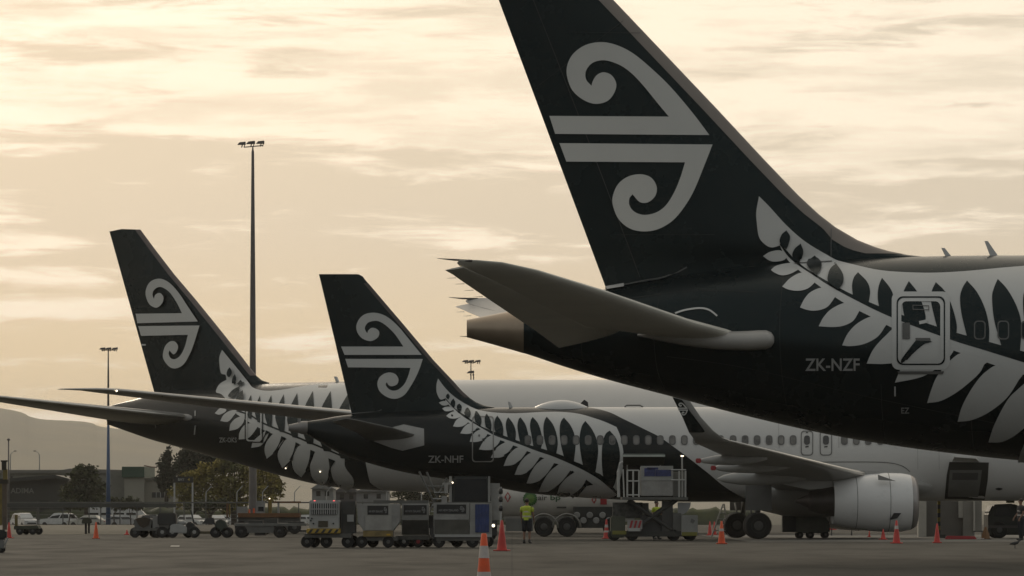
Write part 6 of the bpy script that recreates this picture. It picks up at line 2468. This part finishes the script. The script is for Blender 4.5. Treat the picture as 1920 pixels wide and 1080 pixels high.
# scissor arms and chassis
for (x0, y0, x1, y1) in ((1180, 1000, 1268, 938), (1180, 938, 1268, 1000)):
    for d in (0.2, 2.0):
        b = MB()
        b.bar((s.x(x0), d, s.z(y0)), (s.x(x1), d, s.z(y1)), 0.09, 8)
        b.build('scissor_arm', mat('arm dark', (0.04, 0.04, 0.037), 0.6), t)
b = MB()
s.box(b, 1172, 1300, 996, 1006, -0.1, 2.4)
b.build('chassis', mat('chassis dark', (0.03, 0.031, 0.028), 0.6, var=0.25), t)
b = MB()
s.box(b, 1203, 1248, 965, 997, 0.3, 2.0)
b.build('machine_box', DARKM, t)
b = MB()
s.box(b, 1242, 1262, 940, 1000, 0.15, 0.9)
b.build('lift_column', mat('column dark', (0.05, 0.05, 0.047), 0.6), t)
b = MB()
s.box(b, 1277, 1308, 966, 1004, -0.25, 0.9)
cb = b.build('engine_box', mat('engine box grey', (0.24, 0.24, 0.225), 0.55, var=0.12), t, bevel=0.02)
b = MB()
s.box(b, 1278, 1307, 997.5, 1004.5, -0.27, -0.24)
b.build('yellow_strip', mat('dull yellow', (0.17, 0.16, 0.03), 0.6), cb)
b = MB()
b.prism(s.poly([(1296, 972), (1303, 976), (1299, 982), (1294, 979)]), -0.262, -0.248)
b.build('emblem', SLATE, cb)
b = MB()
s.box(b, 1262, 1277, 962, 1002, 0.0, 0.9)
b.build('side_box', mat('side box', (0.12, 0.12, 0.11), 0.6), t)
b = MB()
ql = [(s.x(1271), s.z(942))] + [(s.x(1271) + 0.54 * math.cos(a), s.z(942) + 0.54 * math.sin(a)) for a in [math.radians(-90 + 90 * i / 10) for i in range(11)]]
b.prism(ql, 0.1, 0.16)
b.build('deflector', mat('deflector pale', (0.26, 0.26, 0.26), 0.45), t)
# driver's cab end at left
b = MB()
s.box(b, 1145, 1172, 968, 1008, -0.2, 1.2)
b.build('tractor_hood', mat('hood olive', (0.06, 0.065, 0.045), 0.6, var=0.2), t, bevel=0.05)
b = MB()
s.box(b, 1148, 1174, 995, 1002, -0.24, -0.18)
b.build('hood_strip', mat('dull yellow', (0.17, 0.16, 0.03), 0.6), t)
b = MB()
s.box(b, 1176, 1204, 975, 992, -0.3, -0.2)
rp = b.build('red_panel', VDIRT, t)
for i in range(3):
    b = MB()
    x = 1179 + i * 8
    b.prism(s.poly([(x, 991), (x + 4, 991), (x + 8, 976), (x + 4, 976)]), -0.312, -0.298)
    b.build('stripe', REDP, rp)
b = MB()
s.box(b, 1178, 1200, 990, 996, -0.32, -0.18)
b.build('step', RAIL, t)
b = MB()
s.box(b, 1150, 1206, 942, 972, 1.0, 1.6)
b.build('equipment_stack', mat('mixed kit', (0.06, 0.06, 0.055), 0.7, var=0.6, scale=5), t)
b = MB()
s.box(b, 1200, 1218, 943, 964, 1.2, 1.8)
b.build('white_case', VDIRT, t)
for x in (1152, 1186, 1264, 1295):
    for y in (0.1, 2.1):
        wheel(t, (s.x(x), y, 0.24), 0.24, 0.2)

# ------------------------------------------------------------------ gear side: a ladder and a low cart by the landing gear
s = Sc(1345, 206)
t = thing('step_ladder', 'pale step ladder leaning by the landing gear', 'ladder', s.loc)
for (x0, y0, x1, y1) in ((1334, 1007, 1356, 945), (1366, 1006, 1358, 945)):
    b = MB()
    b.bar((s.x(x0), 0, s.z(y0)), (s.x(x1), 0.1, s.z(y1)), 0.035, 6)
    b.build('stile', RAIL, t)
for i in range(5):
    y = 995 - i * 11
    b = MB()
    b.bar((s.x(1338 + i * 3.9), 0.02, s.z(y)), (s.x(1364.5 - i * 1.4), 0.02, s.z(y)), 0.025, 6)
    b.build('rung', RAIL, t)
s = Sc(1525, 203)
t = thing('ground_cart', 'dark green covered ground cart behind the engine core', 'cart', s.loc)
b = MB()
b.prism(s.poly([(1493, 1000), (1493, 953), (1500, 949), (1518, 950), (1530, 962), (1548, 968), (1556, 982), (1556, 1000)]), 0, 1.2)
b.build('cover', mat('tarp green', (0.085, 0.09, 0.075), 0.75, var=0.2, scale=3), t, bevel=0.06)
b = MB()
s.box(b, 1468, 1494, 952, 998, 0.2, 1.0)
b.build('motor_box', DARKM, t)
for x in (1500, 1520, 1548):
    wheel(t, (s.x(x), 0.1, 0.16), 0.16, 0.14)
    wheel(t, (s.x(x), 1.1, 0.16), 0.16, 0.14)

# ------------------------------------------------------------------ forward hold: bridge legs and belt equipment at right
s = Sc(1790, 212)
t = thing('bridge_pillar_block', 'pale pillared wall block standing under the open front hold', 'wall block', s.loc)
b = MB()
s.box(b, 1737, 1806, 938, 1006, 0.3, 3.0)
b.build('grey_wall', mat('block grey', (0.115, 0.11, 0.10), 0.7, var=0.12), t)
for (x0, x1, y0, y1, d, c) in ((1722, 1737, 938, 1007, 0.0, 0.42), (1798, 1807, 938, 971, 0.1, 0.35), (1806, 1826, 938, 1005, 0.05, 0.20), (1825, 1828, 938, 996, -0.1, 0.45), (1828, 1841, 938, 997, 0.0, 0.22)):
    b = MB()
    s.box(b, x0, x1, y0, y1, d, d + 0.6)
    b.build('pillar', mat('pillar %.2f' % c, (c, c * 0.97, c * 0.88), 0.6, var=0.08), t)
s = Sc(1760, 205)
t = thing('striped_post', 'yellow and black striped post beside the pale pillar', 'post', s.loc)
for i in range(8):
    b = MB()
    s.box(b, 1757.5, 1763, 938 + i * 8, 946 + i * 8, -0.08, 0.08)
    b.build('section', mat('post yellow', (0.19, 0.15, 0.02), 0.6) if i % 2 == 0 else DARKM, t)
b = MB()
s.box(b, 1753, 1772, 1002, 1009, -0.2, 0.2)
b.build('foot', DARKM, t)
s = Sc(1810, 196)
t = thing('wheel_chock', 'long red wheel chock lying on the ground below the pillars', 'chock', s.loc)
b = MB()
b.prism([(-0.9, 0), (0.5, 0), (0.4, 0.14), (-0.8, 0.16)], -0.1, 0.1)
b.build('block', REDP, t, bevel=0.02)
b = MB()
b.tube([(0.5, 0, 0.03), (0.8, -0.1, 0.03), (0.95, 0.05, 0.05)], 0.025, 6)
b.build('rope', REFL, t)
s = Sc(1833, 197)
t = thing('folding_stool', 'small dark folding stool beside the red chock', 'stool', s.loc)
b = MB()
b.box(-0.2, 0.25, -0.2, 0.2, 0.32, 0.37)
b.build('seat', DARKM, t)
for dx in (-0.16, 0.2):
    for dy in (-0.15, 0.15):
        b = MB()
        b.bar((dx, dy, 0), (dx, dy, 0.33), 0.02)
        b.build('leg', STEEL, t)
s = Sc(1848, 196)
t = thing('warning_cone_stand', 'small orange folding warning stand left of the dark tow tractor', 'warning stand', s.loc)
b = MB()
b.lathe([(0.2, 0), (0.16, 0.2), (0.05, 0.5), (0.03, 0.55)], 'z', (0, 0, 0), 4)
b.build('body', mat('dull orange', (0.16, 0.08, 0.03), 0.7), t)
b = MB()
b.box(-0.22, 0.22, -0.22, 0.22, 0, 0.03)
b.build('base', DARKM, t)
s = Sc(1885, 204)
t = thing('tow_tractor', 'dark tow tractor at the right edge', 'tow tractor', s.loc)
TDK = mat('tractor dark', (0.018, 0.021, 0.018), 0.6, var=0.25)  # near-black paint all over the tractor
b = MB()
b.prism(s.poly([(1853, 1003), (1853, 962), (1862, 946), (1900, 944), (1925, 955), (1990, 962), (1990, 1003)]), 0, 2.0)
b.build('body', TDK, t, bevel=0.08)
b = MB()
b.prism(s.poly([(1864, 968), (1868, 950), (1892, 949), (1896, 968)]), -0.03, 0.02)
b.build('window', GLASS, t)
b = MB()
s.box(b, 1853, 1990, 985, 990, -0.05, 0.0)
b.build('side_rail', mat('rail dim', (0.06, 0.055, 0.05), 0.6), t)
for x in (1874, 1962):
    for y in (0.1, 1.9):
        wheel(t, (s.x(x), y, 0.38), 0.38, 0.3)
b = MB()
s.box(b, 1889, 1904, 929, 943, 0.4, 0.6)
b.build('beacon_box', mat('beacon amber dim', (0.07, 0.07, 0.015), 0.6), t)
s = Sc(1903, FPX * CH / (1028 - HY))
t = thing('bird', 'small dark bird standing on the apron at lower right', 'bird', s.loc, R(20))
BIRD = mat('bird plumage', (0.035, 0.035, 0.035), 0.8, var=0.3, scale=20)
b = MB()
b.tube([(-0.20, 0, 0.14), (-0.10, 0, 0.155), (0.0, 0, 0.17), (0.09, 0, 0.19), (0.13, 0, 0.235), (0.16, 0, 0.26), (0.19, 0, 0.255), (0.225, 0, 0.245)], [0.012, 0.04, 0.06, 0.05, 0.03, 0.03, 0.018, 0.003], 10)
b.build('body', BIRD, t, True)
b = MB()
for y in (-0.03, 0.03):
    b.bar((0.0, y, 0), (0.0, y, 0.13), 0.006, 5)
    b.bar((0.0, y, 0.004), (0.05, y, 0.004), 0.006, 4)
b.build('leg', DARKM, t)

# ------------------------------------------------------------------ left: tractor, trailer, dollies
D4 = 208.0
s = Sc(275, D4)
t = thing('hopper_trailer', 'small grey trailer with brown heaped load left of the tractor', 'trailer', s.loc)
b = MB()
b.prism(s.poly([(254, 990), (252, 975), (258, 971.5), (282, 971), (286, 975), (284, 990)]), -0.4, 0.9)
b.build('frame', mat('trailer frame grey', (0.13, 0.13, 0.12), 0.6), t)
b = MB()
b.prism(s.poly([(256, 974), (262, 970.5), (274, 970), (284, 973), (280, 985), (270, 990), (262, 985)]), -0.45, -0.38)
b.build('load', mat('brown sacking', (0.055, 0.042, 0.030), 0.9, var=0.3, scale=4), t)
b = MB()
s.box(b, 250, 303, 990, 995, -0.5, 0.9)
b.build('deck', PANELD, t)
b = MB()
s.box(b, 287, 299, 968, 991, -0.3, 0.8)
b.build('locker', VDIRT, t)
for x, y in ((254.5, -0.4), (267, 0.8), (287, 0.8), (296, -0.4)):
    wheel(t, (s.x(x), y, 0.24), 0.24, 0.16)
s = Sc(340, D4)
t = thing('baggage_tractor', 'white open baggage tractor with dark seat pod and steering mast', 'tractor', s.loc)
b = MB()
b.prism(s.poly([(318, 1000), (320, 986), (326, 982), (340, 983), (352, 987), (352, 1000)]), -0.6, 0.6)
b.build('body', VWHITE, t, bevel=0.04)
b = MB()
s.box(b, 297, 331, 962, 985, -0.55, 0.6)
b.build('canopy_box', DARKM, t, bevel=0.05)
b = MB()
s.box(b, 300, 318, 985, 1002, -0.5, 0.5)
b.build('rear_body', PANELD, t)
b = MB()
b.prism(s.poly([(350, 1004), (349, 984), (356, 977), (366, 983), (372, 995), (373, 1004)]), -0.5, 0.5)
b.build('bonnet', mat('bonnet dark', (0.02, 0.021, 0.02), 0.5), t, bevel=0.04)
b = MB()
b.tube([(s.x(365), 0, s.z(985)), (s.x(361), 0, s.z(970)), (s.x(358), 0, s.z(958))], 0.035, 6)
b.build('steering_mast', DARKM, t)
b = MB()
b.tube([(s.x(334), -0.2, s.z(985)), (s.x(337), -0.2, s.z(981)), (s.x(345), -0.2, s.z(980)), (s.x(349), -0.2, s.z(982))], [0.08, 0.12, 0.12, 0.06], 8)
b.build('seat', VWHITE, t, True)
for x, y in ((306, -0.5), (325, -0.5), (352, 0.45), (366, -0.5), (312, 0.45)):
    wheel(t, (s.x(x), y, 0.26), 0.26, 0.18, 'wheel', VDIRT)
s = Sc(412, D4)
t = thing('ground_vehicle', 'dark green low ground vehicle between the tractor and flat dolly', 'ground vehicle', s.loc)
b = MB()
b.prism(s.poly([(404, 998), (404, 980), (410, 974), (420, 974), (427, 983), (430, 998)]), -0.5, 0.6)
b.build('hood', mat('dark green paint', (0.03, 0.042, 0.032), 0.5, var=0.2), t, bevel=0.05)
b = MB()
s.box(b, 376, 432, 996, 1001, -0.4, 0.5)
b.build('drawbar_frame', mat('ochre frame', (0.10, 0.085, 0.045), 0.7), t)
b = MB()
b.prism(s.poly([(378, 982), (388, 971), (400, 971), (403, 983)]), 0.1, 0.6)
b.build('cabin', CD, t)
for x in (405, 426):
    wheel(t, (s.x(x), -0.4, 0.25), 0.25, 0.2)
    wheel(t, (s.x(x), 0.5, 0.25), 0.25, 0.2)
s = Sc(488, D4)
t = thing('flat_dolly', 'long flat grey pallet dolly with large dark wheels', 'dolly', s.loc)
b = MB()
s.box(b, 440, 575, 981, 986, -0.5, 1.6)
b.build('deck', mat('dolly deck', (0.16, 0.16, 0.145), 0.6, var=0.15), t)
b = MB()
s.box(b, 460, 515, 986, 999, -0.45, 1.5)
b.build('frame', mat('dolly frame', (0.13, 0.13, 0.12), 0.6, var=0.15), t)
b = MB()
s.box(b, 478, 498, 998, 1004, -0.3, 1.0)
b.build('brake_box', DARKM, t)
for x in (453, 525):
    for y in (-0.4, 1.4):
        wheel(t, (s.x(x), y, 0.28), 0.28, 0.36, 'wheel', DARKM)
b = MB()
s.box(b, 520, 580, 994, 997, -0.2, 0.2)
b.build('tow_bar', DARKM, t)
for (x0, x1, y0) in ((466, 492, 976), (495, 520, 972), (540, 570, 978)):
    b = MB()
    s.box(b, x0, x1, y0, 981, 0.0, 0.9)
    b.build('roller', mat('roller dark', (0.05, 0.05, 0.047), 0.6), t)
# yellow loader behind the dolly
s = Sc(505, 240)
t = thing('yellow_loader', 'dull orange and yellow loader frame with a lit beacon behind the dolly', 'loader', s.loc)
OR2 = mat('dull loader orange', (0.16, 0.075, 0.03), 0.7, var=0.25, scale=2)
YL2 = mat('dull loader yellow', (0.20, 0.135, 0.03), 0.7, var=0.25, scale=2)
b = MB()
s.box(b, 446, 562, 962, 970, 0, 1.4)
b.build('deck', OR2, t)
b = MB()
s.box(b, 446, 562, 970, 997, 0.2, 1.2)
b.build('chassis', PANELD, t)
for (x0, x1, y0, y1, m_) in ((503, 509, 936, 964, YL2), (481, 496, 939, 963, VDIRT), (444, 463, 950, 964, VDIRT), (520, 523, 940, 963, VDIRT), (466, 468, 955, 965, ORANGE), (474, 477, 953, 965, ORANGE), (424, 427, 944, 970, OR2), (429, 431, 945, 970, YL2)):
    b = MB()
    s.box(b, x0, x1, y0, y1, 0.1, 0.6)
    b.build('upright', m_, t)
b = MB()
s.box(b, 484, 494, 950, 958, 0.05, 0.11)
b.build('cab_window', GLASS, t)
b = MB()
s.box(b, 512, 564, 940, 943, 0.1, 0.5)
b.build('top_rail', OR2, t)
b = MB()
b.ell((s.x(505), 0.2, s.z(935)), (0.035, 0.035, 0.035))
b.build('beacon', LAMP, t)
for x in (452, 500, 552):
    wheel(t, (s.x(x), 0.2, 0.35), 0.35, 0.25)
# trailer by the left edge and a silver trolley half in frame
s = Sc(50, 232)
t = thing('flat_trailer', 'low dark green flat trailer in front of the white off-roader', 'trailer', s.loc)
b = MB()
b.prism(s.poly([(26, 993), (26, 986), (70, 985), (73, 992)]), 0, 1.4)
b.build('bed', mat('trailer green', (0.05, 0.055, 0.035), 0.7, var=0.2), t, bevel=0.02)
for x in (37, 61):
    wheel(t, (s.x(x), 0.1, 0.2), 0.2, 0.16)
    wheel(t, (s.x(x) + 0.2, 1.2, 0.2), 0.2, 0.16)
b = MB()
s.box(b, 26, 31, 965, 987, 0.4, 0.6)
b.build('headboard', OCHRE, t)
s = Sc(2, 136)
t = thing('silver_trolley', 'silver trolley with push handle cut by the left edge', 'trolley', s.loc)
b = MB()
s.box(b, -45, 9, 1012, 1028, -0.3, 0.4)
b.build('tray', mat('trolley silver', (0.17, 0.17, 0.165), 0.5, metal=0.3), t, bevel=0.02)
b = MB()
b.tube([(s.x(9), -0.2, s.z(1022)), (s.x(13), -0.2, s.z(1016)), (s.x(16), -0.2, s.z(1008))], 0.025, 6)
b.build('handle', GALV, t)
b = MB()
s.box(b, -40, 12, 993, 1012, -0.1, 0.3)
b.build('load', mat('dark kit', (0.03, 0.032, 0.03), 0.8, var=0.4, scale=5), t, bevel=0.06)
for x in (2, -38):
    wheel(t, (s.x(x), -0.2, 0.1), 0.1, 0.06)
    wheel(t, (s.x(x), 0.3, 0.1), 0.1, 0.06)

# ------------------------------------------------------------------ air: one even box of pale haze
hz = MB()
hz.box(-11000, 11000, -700, 10200, -1.9, 235)
ho = hz.build('haze', bpy.data.materials.new('haze air'))
hm = ho.data.materials[0]
hm.use_nodes = True
hn, hl_ = hm.node_tree.nodes, hm.node_tree.links
hn.clear()
pv = hn.new('ShaderNodeVolumePrincipled')
pv.inputs['Color'].default_value = (0.95, 0.90, 0.82, 1)
pv.inputs['Density'].default_value = 0.7e-4
pv.inputs['Anisotropy'].default_value = 0.25
hout = hn.new('ShaderNodeOutputMaterial')
hl_.new(pv.outputs[0], hout.inputs['Volume'])
ho['kind'] = 'stuff'
